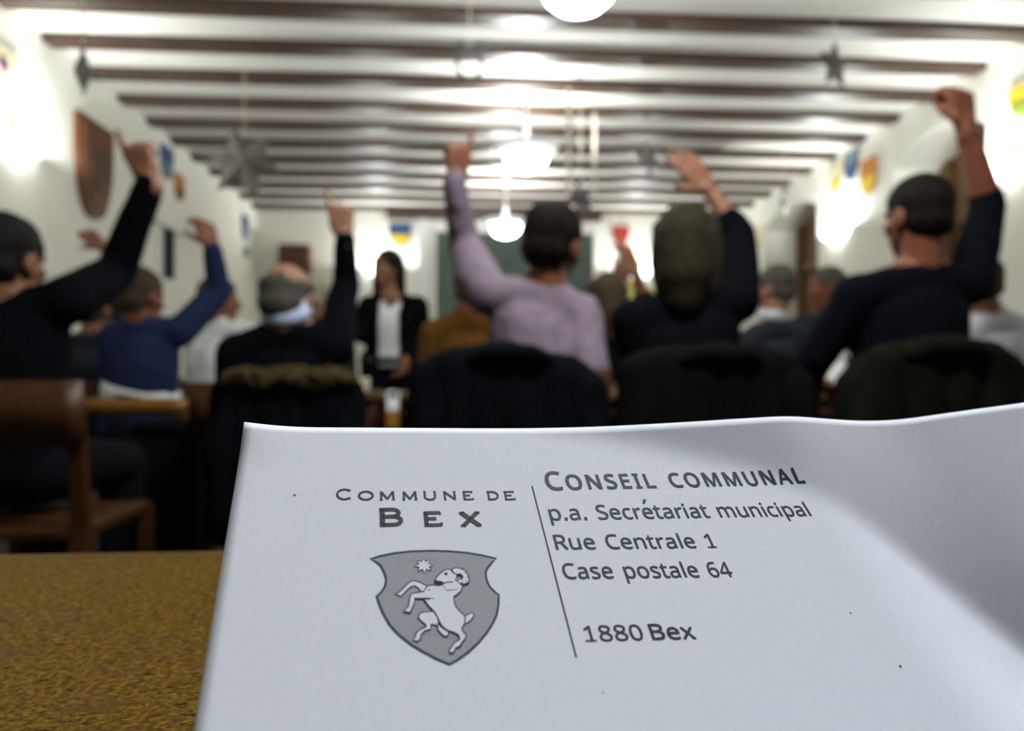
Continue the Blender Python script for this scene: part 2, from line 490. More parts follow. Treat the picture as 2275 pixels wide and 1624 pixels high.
S(W(1893, 368, XR), pi / 2, .24, .28, 'shield_grey', 'shield_blue', 'blue-grey painted shield above the right wall lamp')
S(W(1932, 392, XR), pi / 2, .26, .32, 'shield_orange', 'shield_yellow', 'orange and yellow painted shield above the right wall lamp')
S(W(1860, 400, XR), pi / 2, .22, .28, 'shield_cream', 'shield_yellow', 'cream painted shield above the right wall lamp')
S(W(1689, 525, XR), pi / 2, .22, .28, 'shield_cream', 'shield_cream', 'plain cream painted shield beside the farther arched recess')

# big carved wooden board on the left wall
root = empty('wooden_plaque', W(204, 378, XL), 'large brown carved wooden shield hung on the left wall', 'plaque', None, -pi / 2)
bm = bmesh.new(); pp = shield_pts(.50, .70, 14); plate(bm, pp, 0, .035); obj('board', bm, M['panel'], root)
bm = bmesh.new(); plate(bm, [(x * .78, z * .80) for x, z in pp], .035, .05); obj('carved_field', bm, M['panel'], root)
bm = bmesh.new(); plate(bm, [(x * .45, z * .45) for x, z in pp], .05, .062); obj('emblem', bm, M['chair'], root)
# dark narrow banner lower down the left wall
root = empty('wall_banner', W(372, 618, XL), 'narrow dark slate banner hanging on the left wall', 'banner', None, -pi / 2)
bm = bmesh.new(); box(bm, -.10, .10, .012, .024, 0, .44, .003); obj('cloth', bm, M['slate_cloth'], root)
bm = bmesh.new(); capsule(bm, (-.36, .02, .45), .010, (.36, .02, .45), .010); obj('rail', bm, M['steel'], root, True)
# small grey box near the far corner
bm = bmesh.new(); box(bm, 0, .05, -.06, .06, -.07, .07, .008)
o = obj('wall_thermostat', bm, M['steel']); o.location = W(544, 560, XL); tag(o, 'small grey box on the left wall under the dark blue shield', 'thermostat')
# square wooden box on the far wall
root = empty('loudspeaker', P(660, 612, YB), 'square red-brown wooden loudspeaker on the far wall', 'loudspeaker')
bm = bmesh.new(); box(bm, -.19, .19, -.20, 0, 0, .37, .01); obj('cabinet', bm, M['redwood'], root)
bm = bmesh.new(); box(bm, -.16, .16, -.212, -.20, .03, .34, .004); obj('grille', bm, M['redwood'], root)
# chalkboard
root = empty('chalkboard', (.68, YB, 1.05), 'wide dark green chalkboard on the far wall', 'chalkboard')
bm = bmesh.new(); box(bm, -1.04, 1.04, -.03, 0, .0, 1.66, .004); obj('board', bm, M['board'], root)
bm = bmesh.new()
for a in ((-1.08, 1.08, -.05, 0, -.04, 0), (-1.08, 1.08, -.05, 0, 1.66, 1.70), (-1.08, -1.04, -.05, 0, 0, 1.66), (1.04, 1.08, -.05, 0, 0, 1.66)): box(bm, *a, .004)
obj('frame', bm, M['white_paint'], root)
bm = bmesh.new(); box(bm, -.9, .9, -.11, -.05, -.03, -.015, .004); obj('chalk_tray', bm, M['oak'], root)

# ------------------------------------------------------------------ ornaments hung from the ceiling
def star_mesh(bm, R, r, t, n=5, rot=0.0):
    pts = []
    for i in range(2 * n):
        a = pi / 2 + rot + pi * i / n
        q = R if i % 2 == 0 else r
        pts.append((q * cos(a), q * sin(a)))
    f = bm.verts.new((0, -t, 0)); b = bm.verts.new((0, t, 0))
    vs = [bm.verts.new((x, 0, z)) for x, z in pts]
    for i in range(2 * n):
        j = (i + 1) % (2 * n)
        bm.faces.new((f, vs[i], vs[j])); bm.faces.new((b, vs[j], vs[i]))

def hang_star(c, R, yaw, label, m='star', rot=0.0, n=5, inner=.42, t=.22):
    root = empty('hanging_star', c, label, 'star', 'star ornaments hung from the ceiling', yaw)
    bm = bmesh.new(); star_mesh(bm, R, R * inner, R * t, n, rot); obj('star', bm, M[m], root)
    top = R if n == 5 and rot == 0 else R * .8
    bm = bmesh.new(); capsule(bm, (0, 0, top * .9), .003, (0, 0, ZC - c[2]), .003, 6); obj('string', bm, M['string'], root, True)
    return root

hang_star(P(542, 362, 5.0), .27, .15, 'large grey star hanging in front of the left ceiling edge', rot=.33, n=6, inner=.5)
hang_star(P(1855, 146, 3.9), .150, .48, 'grey star hanging near the ceiling at the upper right', inner=.5)
hang_star(P(184, 160, 3.75), .140, 2.02, 'dark star seen edge-on below the ceiling at the upper left', 'dark_star', inner=.62, t=.30)
hang_star(P(1438, 352, 6.2), .18, .3, 'pale grey star hanging behind the raised bare hand', rot=.2, n=6)
hang_star(P(1742, 445, 6.6), .17, 1.05, 'dark star seen edge-on before the right wall', 'dark_star', inner=.45)
hang_star(P(1290, 440, 5.6), .16, .5, 'dark star hanging above the man in the pink shirt', 'dark_star', rot=.25)
c = P(1043, 143, 4.05)
root = empty('hanging_ring', c, 'dark ring ornament hanging from the ceiling left of the lamps', 'ornament')
bm = bmesh.new()
ring = [(.072 * cos(2 * pi * i / 32), 0, .085 * sin(2 * pi * i / 32)) for i in range(33)]
chain(bm, ring, [.0115] * 33, 8); obj('ring', bm, M['dark_star'], root, True)
bm = bmesh.new()
for s in (-1, 1):
    chain(bm, [(0, 0, .085), (s * .05, 0, .115), (s * .085, 0, .10), (s * .04, 0, .08), (0, 0, .085)], [.008, .011, .012, .010, .008], 8)
obj('bow', bm, M['dark_star'], root, True)
bm = bmesh.new(); capsule(bm, (0, 0, .08), .003, (0, 0, ZC - c[2]), .003, 6); obj('string', bm, M['string'], root, True)
for px, y, lab in ((1264, 5.2, 'pale ribbon hanging from the ceiling beside the middle lamp'), (1321, 5.7, 'thin pale ribbon hanging right of the middle lamp')):
    c = P(px, 440, y); t = .016 if px < 1300 else .012
    bm = bmesh.new()
    n = 14; L = []
    for i in range(n + 1):
        z = (ZC - c.z) * i / n; a = .5 * sin(i * .5)
        L.append([bm.verts.new((sx * t * cos(a) - sy * .002 * sin(a), sx * t * sin(a) + sy * .002 * cos(a), z)) for sx, sy in ((-1, -1), (1, -1), (1, 1), (-1, 1))])
    for p, q in zip(L, L[1:]):
        for k in range(4): bm.faces.new((p[k], p[(k + 1) % 4], q[(k + 1) % 4], q[k]))
    bm.faces.new(L[0]); bm.faces.new(L[-1])
    o = obj('hanging_ribbon', bm, M['string']); o.location = c; tag(o, lab, 'ribbon')

# ------------------------------------------------------------------ people
def hand_shapes(bm, wrist, tip, palm_dir, side, pose, size=1.0):
    """Palm, four fingers and a thumb; palm_dir is where the palm faces, side +1 right hand, -1 left."""
    d = (tip - wrist).normalized()
    n = (palm_dir - d * palm_dir.dot(d)).normalized()
    th = -n.cross(d) * side                     # towards the thumb
    mark = len(bm.verts)
    capsule(bm, wrist - d * .02, .026, wrist + d * .015, .025)
    names = ('index', 'middle', 'ring', 'little')
    offs = (.031, .0105, -.0105, -.030)
    plen = (.092, .096, .090, .081)
    flen = (.074, .081, .075, .058)
    curls = {'point': (.10, 1.15, 1.25, 1.3), 'open': (.10, .08, .12, .2), 'relaxed': (.42, .5, .58, .66), 'fist': (1.2, 1.25, 1.28, 1.3), 'cup': (.62, .66, .72, .8), 'two': (.12, .22, 1.15, 1.25)}[pose]
    spread = .10 if pose == 'open' else .03
    for i in range(4):
        kn = wrist + d * plen[i] + th * offs[i]
        capsule(bm, wrist + d * .018 + th * offs[i] * .6, .0155, kn, .0125, 10)
        f = (d + th * spread * (1.5 - i) * .8).normalized()
        p = kn; a = 0
        for q, (fr, r0, r1) in enumerate(((.45, .0105, .0098), (.32, .0098, .0090), (.25, .0088, .0076))):
            a += curls[i] * (.8 if q == 0 else 1.0)
            v = f * cos(a) + n * sin(a)
            e = p + v * flen[i] * fr
            capsule(bm, p, r0, e, r1, 10); p = e
    tb = wrist + d * .030 + th * .026
    if pose in ('fist', 'point', 'two'):
        v1 = (th * .35 + d * .75 + n * .55).normalized(); v2 = (d * .55 - th * .55 + n * .6).normalized()
    else:
        v1 = (th * .75 + d * .62 + n * .25).normalized(); v2 = (th * .45 + d * .85 + n * .15).normalized()
    capsule(bm, wrist + d * .012 + th * .012, .017, tb, .0155, 10)
    m1 = tb + v1 * .040
    capsule(bm, tb, .0145, m1, .0115, 10); capsule(bm, m1, .0112, m1 + v2 * .032, .0088, 10)
    if size != 1.0:
        bm.verts.ensure_lookup_table()
        for v in bm.verts[mark:]: v.co = wrist + (v.co - wrist) * size

def head_R(yaw, pitch, roll=0.0):
    return Matrix.Rotation(yaw, 3, 'Z') @ Matrix.Rotation(-pitch, 3, 'X') @ Matrix.Rotation(roll, 3, 'Y')

def head_shapes(bm, c, R, s=1.0):
    q = lambda x, y, z: c + R @ (Vector((x, y, z)) * s)
    E = lambda p, rad: ellipsoid(bm, q(*p), [k * s for k in rad], R)
    E((0, -.012, .032), (.075, .093, .084))
    E((0, .022, -.030), (.062, .066, .078))
    E((0, .045, -.072), (.042, .040, .036))
    capsule(bm, q(0, .070, -.088), .018 * s, q(0, .066, -.098), .016 * s, 10)           # chin
    capsule(bm, q(0, .088, .010), .008 * s, q(0, .106, -.028), .0125 * s, 10)            # nose
    for k in (-1, 1):
        capsule(bm, q(.010 * k, .093, -.032), .008 * s, q(.006 * k, .098, -.032), .008 * s, 8)
        capsule(bm, q(.012 * k, .084, .018), .010 * s, q(.045 * k, .070, .018), .009 * s, 8)   # brow
        capsule(bm, q(.040 * k, .058, -.025), .022 * s, q(.048 * k, .040, -.020), .022 * s, 10)  # cheek
        ellipsoid(bm, q(.077 * k, -.012, -.006), (.010 * s, .021 * s, .033 * s), R @ Matrix.Rotation(-.25 * k, 3, 'Z'), 12, 8)
        capsule(bm, q(.077 * k, -.006, -.034), .008 * s, q(.074 * k, 0, -.04), .007 * s, 8)
    capsule(bm, q(-.016, .086, -.060), .008 * s, q(.016, .086, -.060), .008 * s, 8)      # lips

def hair_mesh(kind, c, R, s, m, root):
    q = lambda x, y, z: c + R @ (Vector((x, y, z)) * s)
    bm = bmesh.new()
    cut = None
    inv = R.transposed()
    loc = lambda p: (inv @ (p - c)) / s
    ellipsoid(bm, q(0, -.016, .036), (.085 * s, .101 * s, .092 * s), R, 28, 18)
    ellipsoid(bm, q(0, -.040, -.020), (.076 * s, .070 * s, .064 * s), R, 24, 14)
    if kind == 'long':
        chain(bm, [q(0, -.05, .02), q(0, -.065, -.09), q(0, -.058, -.16)], [.080 * s, .075 * s, .058 * s], 20)
        for k in (-1, 1): chain(bm, [q(.058 * k, 0, .05), q(.067 * k, -.012, -.05), q(.058 * k, -.022, -.14)], [.042 * s, .038 * s, .028 * s])
    if kind == 'very_long':
        chain(bm, [q(0, -.05, .02), q(0, -.07, -.10), q(0, -.08, -.24)], [.080 * s, .070 * s, .055 * s], 20)
        chain(bm, [q(.060, 0, .05), q(.072, .0, -.06), q(.080, .0, -.20), q(.07, .0, -.27)], [.040 * s, .036 * s, .034 * s, .02 * s])
        chain(bm, [q(-.060, -.01, .05), q(-.072, -.012, -.06), q(-.072, -.03, -.18)], [.036 * s, .030 * s, .022 * s])
    if kind in ('short', 'cropped', 'thinning', 'bald'):
        def cut(p, nrm):
            x, y, z = loc(p)
            low = -.078 if y < -.035 else (-.078 + (y + .035) * 1.35 if y < .03 else .010 + (y - .03) * 1.5)
            if abs(x) > .055 and -.04 < y < .03: low = max(low, .012 if y > -.03 else -.05)
            if kind == 'bald' and (z > .048 + .02 * noise.noise(p * 40) or y > .02): return True
            return z < low + .008 * noise.noise(p * 55)
    elif kind in ('long', 'very_long'):
        def cut(p, nrm):
            x, y, z = loc(p)
            return y > .072 and z < .062 and abs(x) < .06
    o = bake('hair', bm, m, root, .009, 2, .004 if kind in ('short', 'long', 'very_long', 'thinning') else .002, 26.0, cut)
    md = o.modifiers.new('thick', 'SOLIDIFY'); md.thickness = .006; md.offset = -1
    return o

def torso_rings(hip, neck, shl, shr, grow, top=1.0):
    mid = (shl + shr) / 2
    sx = (shr - shl); half = sx.length / 2
    sx = sx.normalized()
    hx = Vector((1, 0, 0)) if sx.x >= 0 else Vector((-1, 0, 0))
    up = (mid - hip).normalized()
    prof = [(-.10, .155, .110), (0, .165, .118), (.22, .150, .112), (.48, .160, .118), (.72, .172, .118), (.88, .170, .100), (.99, .125, .075)]
    k = half / .185
    out = []
    for t, a, b in prof:
        if t > top: break
        c = hip.lerp(mid, t)
        x = hx.lerp(sx, max(0, min(1, t))).normalized()
        y = up.cross(x).normalized()
        f = 1 + (k - 1) * max(0, t)
        out.append((c, x, y, a * f + grow, b + grow))
    return out

def person(label, hip, neck, shl, shr, head, yaw, pitch=0.0, roll=0.0, hs=1.0, arms=None, wear='sweater', cloth='black_cloth', hair=('short', 'hair_dark'),
           skin='skin', collar=None, collar_up=.0, limb=1.0, stand=False, wrinkle=.004, trousers='trouser', group=None, face=False, open_front=None, sleeve_r=1.0, build_legs=True):
    root = empty('person', (hip.x, hip.y, 0), label, 'person', group)
    R = head_R(yaw, pitch, roll)
    body = bmesh.new()
    head_shapes(body, head, R, hs)
    capsule(body, neck - Vector((0, 0, .03)), .060, head + R @ Vector((0, -.018, -.06)), .056, 16)
    loft(body, torso_rings(hip, neck, shl, shr, -.012))
    capsule(body, neck - Vector((0, 0, .02)), .056, shl, .045); capsule(body, neck - Vector((0, 0, .02)), .056, shr, .045)
    top = bmesh.new()
    loft(top, torso_rings(hip, neck, shl, shr, .008))
    capsule(top, neck - Vector((0, 0, .045)), .068, shl, .060); capsule(top, neck - Vector((0, 0, .045)), .068, shr, .060)
    capsule(top, neck - Vector((0, 0, .05)), .066, neck - Vector((0, 0, .012)), .064)
    for key, sh in (('L', shl), ('R', shr)):
        a = (arms or {}).get(key)
        if a is None:                                             # resting on the lap or table
            s = 1 if key == 'R' else -1
            a = dict(el=sh + Vector((.03 * s, .03, -.26)), wr=sh + Vector((-.03 * s, .13, -.37)), tip=sh + Vector((-.08 * s, .24, -.40)), palm=(0, 0, -1), pose='relaxed')
        el, wr, tip = a['el'], a['wr'], a['tip']
        chain(body, [sh, el, wr], [.047, .038 * limb, .026 * limb])
        hand_shapes(body, wr, tip, Vector(a.get('palm', (0, 1, 0))), 1 if key == 'R' else -1, a.get('pose', 'open'), a.get('hand', 1.06))
        f = a.get('sleeve', .97)
        end = el.lerp(wr, f)
        k = sleeve_r * a.get('fat', 1.0)
        chain(top, [sh, sh.lerp(el, .5), el], [.068, .062 * k, .054 * k], 16)
        if f > 0.02: capsule(top, el, .054 * k, end, (.054 - .014 * f) * k, 16)
    hipw = .088
    legs = bmesh.new(); shoes = []
    for s in (-1, 1):
        h = hip + Vector((hipw * s, 0, 0))
        if stand:
            kn, an = Vector((h.x + .01 * s, h.y - .02, .50)), Vector((h.x + .015 * s, h.y + .01, .09))
            toe = an + Vector((.03 * s, -.16, -.055)); heel = an + Vector((0, .03, -.05))
        else:
            kn = Vector((h.x + .03 * s, h.y + .43, .535)); an = Vector((h.x + .02 * s, h.y + .40, .10))
            toe = an + Vector((.02 * s, .16, -.065)); heel = an + Vector((0, -.04, -.06))
        chain(body, [h, kn, an], [.075, .048, .036])
        chain(legs, [h, h.lerp(kn, .5), kn, kn.lerp(an, .5), an + Vector((0, 0, .02))], [.095, .082, .064, .060, .052])
        sb = bmesh.new(); chain(sb, [heel + Vector((0, 0, .0)), an.lerp(toe, .5) + Vector((0, 0, -.02)), toe], [.036, .038, .032]); capsule(sb, an + Vector((0, 0, .02)), .042, heel, .034)
        shoes.append(sb)
    capsule(legs, hip + Vector((-hipw, 0, 0)), .098, hip + Vector((hipw, 0, 0)), .098, 16)
    bake('body', body, M[skin], root, .0072, 2)
    cut = None
    if open_front is not None:
        ctr, fwd, halfw, zlo = open_front
        rt = fwd.cross(Vector((0, 0, 1))).normalized()
        cut = lambda p, nrm: (p - ctr).dot(fwd) > .02 and abs((p - ctr).dot(rt)) < halfw and p.z > zlo
        inner = bmesh.new(); loft(inner, torso_rings(hip, neck, shl, shr, -.002))
        capsule(inner, neck - Vector((0, 0, .06)), .062, shl, .040); capsule(inner, neck - Vector((0, 0, .06)), .062, shr, .040)
        bake('blouse', inner, M['white_cloth'], root, .012, 4, .002, 9, lambda p, nrm: (p - ctr).dot(fwd) > .02 and p.z > neck.z - .10 + abs((p - ctr).dot(rt)) * 1.4)
        bt = bmesh.new(); rr = torso_rings(hip, neck, shl, shr, .012)
        loft(bt, [(c - Vector((0, 0, .0)), x, y, a, b) for c, x, y, a, b in (rr[1], (rr[1][0] + Vector((0, 0, .035)), *rr[1][1:]))])
        obj_b = obj('belt', bt, M['shoe']); to_local(obj_b, root)
    o = bake(wear, top, M[cloth], root, .011, 5, wrinkle, 8.0, cut)
    if cut is not None:
        md = o.modifiers.new('thick', 'SOLIDIFY'); md.thickness = .006; md.offset = -1
    bake('trousers', legs, M[trousers], root, .014, 4, .003, 8.0)
    for sb in shoes: bake('shoe', sb, M['shoe'], root, .009, 3)
    hair_mesh(hair[0], head, R, hs, M[hair[1]], root)
    if collar:
        bm = bmesh.new()
        ax = (head + R @ Vector((0, -.018, -.06)) - neck).normalized()
        ax = (ax + Vector((0, 0, 1.6))).normalized()
        x, y, z = frame_of(ax)
        n = 28
        gr = .008 if collar_up else 0.0
        prof = [(.066 + gr, -.020), (.073 + gr, .0), (.068 + gr, .034), (.063 + gr, .034), (.062 + gr, -.020)]
        loops = [[bm.verts.new(neck + z * (h * (1 + collar_up * 12) + .008 + collar_up) + (x * cos(2 * pi * k / n) + y * sin(2 * pi * k / n)) * r) for k in range(n)] for r, h in prof]
        for i in range(len(prof)):
            p, q2 = loops[i], loops[(i + 1) % len(prof)]
            for k in range(n): bm.faces.new((p[k], p[(k + 1) % n], q2[(k + 1) % n], q2[k]))
        to_local(obj('collar', bm, M[collar], None, True), root)
    if face:
        for k in (-1, 1):
            bm = bmesh.new(); ellipsoid(bm, head + R @ Vector((.031 * k, .078, .002)) * hs, (.012, .010, .010), R); e = to_local(obj('eye', bm, M['eye'], None, True), root)
            bm = bmesh.new(); ellipsoid(bm, head + R @ Vector((.031 * k, .0865, .002)) * hs, (.0058, .003, .0058), R); to_local(obj('iris', bm, M['iris'], None, True), e)
            bm = bmesh.new(); chain(bm, [head + R @ Vector((x * k, yy, zz)) * hs for x, yy, zz in ((.016, .094, .024), (.033, .088, .028), (.048, .074, .022))], [.004, .0045, .003], 8)
            to_local(obj('eyebrow', bm, M['hair_black'], None, True), root)
        bm = bmesh.new()
        for z, r in ((-.057, .0055), (-.0645, .0065)):
            chain(bm, [head + R @ Vector((x, yy, z)) * hs for x, yy in ((-.020, .087), (0, .0935), (.020, .087))], [r * .6, r, r * .6], 8)
        to_local(obj('lips', bm, M['lip'], None, True), root)
    return root

V = Vector
# front row, backs to the camera, left to right
person('person in a black suit at the left picture edge, arm raised, finger pointing up',
       V((-1.22, 1.98, .56)), P(22, 668, 1.95), P(-130, 705, 1.95), P(150, 668, 1.95), P(16, 580, 1.95), radians(-10), .05,
       arms=dict(R=dict(el=P(258, 607, 2.14), wr=P(334, 402, 2.06), tip=P(296, 318, 2.06), pose='point', sleeve=.95, palm=(.25, 1, 0))),
       wear='jacket', cloth='black_cloth', hair=('short', 'hair_black'), skin='skin')
person('balding person in a black sweater with pale blue collar, raising one finger',
       V((-.60, 2.40, .56)), P(642, 712, 2.35), P(528, 785, 2.35), P(742, 772, 2.35), P(638, 668, 2.35), radians(-12), .22,
       arms=dict(R=dict(el=P(768, 632, 2.52), wr=P(766, 528, 2.44), tip=P(754, 458, 2.44), pose='point', sleeve=.96, palm=(.1, 1, 0), fat=.9)),
       wear='sweater', cloth='black_cloth', hair=('bald', 'hair_grey'), skin='skin_pale', collar='collar_blue', collar_up=.016)
person('dark-haired person in a pale pink shirt leaning with the left arm raised straight up',
       V((.26, 2.20, .57)), P(1218, 632, 2.15), P(1085, 652, 2.15), P(1290, 702, 2.15), P(1228, 545, 2.15), radians(-32), .10, .12, 1.06,
       arms=dict(L=dict(el=P(1030, 548, 2.34), wr=P(1011, 400, 2.24), tip=P(1024, 318, 2.24), pose='point', sleeve=.97, palm=(-.5, .8, 0), fat=1.05),
                 R=dict(el=P(1316, 815, 2.06), wr=P(1290, 880, 2.26), tip=P(1270, 890, 2.36), pose='relaxed', palm=(0, 0, -1), sleeve=.6)),
       wear='shirt', cloth='pink_cloth', hair=('thinning', 'hair_dark'), skin='skin_red', wrinkle=.011)
person('person with long ash-brown hair in black, right arm raised with an open hand',
       V((.68, 2.15, .56)), P(1530, 650, 2.1), P(1405, 712, 2.1), P(1640, 668, 2.1), P(1524, 548, 2.1), radians(-20), .05, 0, 1.04,
       arms=dict(L=dict(el=P(1425, 830, 2.12), wr=P(1450, 880, 2.3), tip=P(1480, 890, 2.4), pose='relaxed', palm=(0, 0, -1)), R=dict(el=P(1643, 522, 2.22), wr=P(1578, 425, 2.26), tip=P(1525, 360, 2.26), pose='open', sleeve=.28, palm=(-.2, 1, 0))),
       wear='jacket', cloth='black_cloth', hair=('long', 'hair_ash'), skin='skin')
person('short-haired person in a black sweater at the right, bare forearm and fist raised high',
       V((1.34, 2.10, .57)), P(2048, 588, 2.05), P(1905, 655, 2.05), P(2150, 632, 2.05), P(2036, 482, 2.05), radians(13), .03, 0, 1.0,
       arms=dict(R=dict(el=P(2195, 458, 2.2), wr=P(2146, 285, 2.16), tip=P(2128, 190, 2.16), pose='fist', hand=1.26, sleeve=.12, palm=(-.2, 1, 0)),
                 L=dict(el=P(1810, 800, 2.12), wr=P(1800, 850, 2.36), tip=P(1830, 850, 2.46), pose='relaxed', palm=(0, 0, -1), sleeve=.95)),
       wear='sweater', cloth='navy_cloth', hair=('cropped', 'hair_dark'), skin='skin_red', limb=1.25)
# second row and beyond
person('person in a blue sweater between the suited arm and the balding head, arm raised',
       V((-1.40, 3.14, .55)), P(315, 708, 3.1), P(258, 748, 3.1), P(398, 738, 3.1), P(314, 660, 3.1), radians(-24), .08,
       arms=dict(R=dict(el=P(487, 648, 3.2), wr=P(472, 552, 3.14), tip=P(452, 494, 3.14), pose='cup', hand=1.12, palm=(-.6, .6, 0), sleeve=.96)),
       wear='sweater', cloth='blue_cloth', hair=('short', 'hair_brown'), skin='skin_red')
person('person in a white shirt seated behind the blue raised sleeve',
       V((-1.36, 4.00, .55)), P(488, 714, 3.96), P(440, 758, 3.96), P(556, 742, 3.96), P(488, 668, 3.96), radians(-60), .05, 0, 1.05,
       wear='shirt', cloth='white_cloth', hair=('short', 'hair_brown'), skin='skin', wrinkle=.006)
person('person with ash-blond hair seen behind the balding person',
       V((-.88, 4.44, .55)), P(708, 705, 4.4), P(655, 735, 4.4), P(762, 735, 4.4), P(709, 658, 4.4), radians(-30), .05,
       wear='jacket', cloth='slate_cloth', hair=('short', 'hair_blond'), skin='skin_pale')
person('person at the left wall whose bare hand shows above the black suit sleeve',
       V((-1.98, 3.94, .55)), P(212, 735, 3.9), P(140, 775, 3.9), P(284, 770, 3.9), P(212, 690, 3.9), radians(-10), .05,
       arms=dict(R=dict(el=P(268, 606, 3.96), wr=P(228, 548, 3.9), tip=P(190, 516, 3.9), pose='relaxed', palm=(-.4, .8, .2), sleeve=.05)),
       wear='shirt', cloth='slate_cloth', hair=('short', 'hair_brown'), skin='skin_pale')
person('person in a brown wool jacket half hidden by the pink sleeve',
       V((.02, 3.34, .55)), P(1040, 692, 3.3), P(962, 742, 3.3), P(1115, 742, 3.3), P(1046, 642, 3.3), radians(10), .05,
       wear='jacket', cloth='brown_cloth', hair=('short', 'hair_brown'), skin='skin_red', wrinkle=.006)
person('brown-haired person between the pink shirt and the long-haired person, small hand raised',
       V((.66, 3.34, .55)), P(1350, 716, 3.3), P(1290, 758, 3.3), P(1412, 752, 3.3), P(1348, 664, 3.3), radians(15), .05,
       arms=dict(R=dict(el=P(1432, 668, 3.36), wr=P(1413, 610, 3.32), tip=P(1396, 570, 3.32), pose='open', palm=(-.3, 1, 0), sleeve=.1)),
       wear='sweater', cloth='brown_coat', hair=('long', 'hair_brown'), skin='skin')
person('grey-haired person in slate clothes right of the long-haired person',
       V((1.56, 3.64, .55)), P(1716, 708, 3.6), P(1652, 762, 3.6), P(1792, 752, 3.6), P(1722, 642, 3.6), radians(38), .05,
       wear='jacket', cloth='slate_cloth', hair=('short', 'hair_grey'), skin='skin_pale', collar='grey_cloth')
person('person seen in part beside the right wall recess, beyond the black sweater shoulder',
       V((2.05, 4.04, .55)), P(1838, 690, 4.0), P(1775, 728, 4.0), P(1900, 728, 4.0), P(1836, 640, 4.0), radians(75), .05,
       wear='jacket', cloth='slate_cloth', hair=('short', 'hair_grey'), skin='skin_red')
person('person in a pale grey shirt at the right picture edge behind the raised forearm',
       V((2.25, 3.02, .55)), P(2196, 690, 2.98), P(2138, 745, 2.98), P(2296, 738, 2.98), P(2180, 632, 2.98), radians(-25), .05,
       wear='shirt', cloth='grey_cloth', hair=('short', 'hair_brown'), skin='skin', wrinkle=.007)
person('white-haired person in pale yellow standing before the far wall',
       V((1.34, 5.80, .93)), P(1390, 632, 5.8), P(1345, 655, 5.8), P(1440, 655, 5.8), P(1385, 596, 5.8), radians(180), .0,
       arms=dict(L=dict(el=P(1450, 730, 5.75), wr=P(1446, 780, 5.7), tip=P(1444, 805, 5.68), pose='relaxed', palm=(-1, 0, 0)), R=dict(el=P(1335, 730, 5.75), wr=P(1340, 780, 5.7), tip=P(1342, 805, 5.68), pose='relaxed', palm=(1, 0, 0))),
       wear='cardigan', cloth='yellow_cloth', hair=('short', 'hair_white'), skin='skin_pale', stand=True, face=True)
hipF = V((-.44, 4.32, .90)); nF = P(866, 654, 4.3)
person('standing person with long dark hair, black blazer and white blouse, facing the room',
       hipF, nF, P(928, 682, 4.28), P(820, 680, 4.3), P(862, 598, 4.3), radians(152), .04, 0, 1.0,
       arms=dict(L=dict(el=P(938, 752, 4.34), wr=P(906, 792, 4.22), tip=P(897, 822, 4.18), pose='relaxed', palm=(-.8, .2, 0)),
                 R=dict(el=P(805, 745, 4.32), wr=P(782, 742, 4.10), tip=P(772, 725, 4.06), pose='relaxed', palm=(.6, .5, 0))),
       wear='blazer', cloth='black_cloth', hair=('very_long', 'hair_black'), skin='skin', stand=True, face=True,
       open_front=(V((-.425, 4.3, 1.2)), V((-.12, -.99, 0)), .062, .86))

hem_root = [o for o in C.objects if o.get('label', '').startswith('person in a blue sweater')][0]
bm = bmesh.new()
rr = torso_rings(V((-1.40, 3.14, .55)), P(315, 708, 3.1), P(258, 748, 3.1), P(398, 738, 3.1), .018)
mid = lambda a, b, t: (a[0].lerp(b[0], t), a[1], a[2], a[3] * (1 - t) + b[3] * t, a[4] * (1 - t) + b[4] * t)
loft(bm, [mid(rr[2], rr[3], .62), mid(rr[2], rr[3], .85), mid(rr[3], rr[4], .10), mid(rr[3], rr[4], .42)], 36)
for v in bm.verts:
    if v.co.z > .74: v.co.z -= .07 * max(0, min(1, (v.co.x + 1.50) / .26))
bmesh.ops.delete(bm, geom=[f for f in bm.faces if len(f.verts) > 8], context='FACES')
o = to_local(obj('shirt_hem', bm, M['white_cloth'], None, True), hem_root); o['label'] = 'white shirt hem showing below the sweater'
md = o.modifiers.new('thick', 'SOLIDIFY'); md.thickness = .005

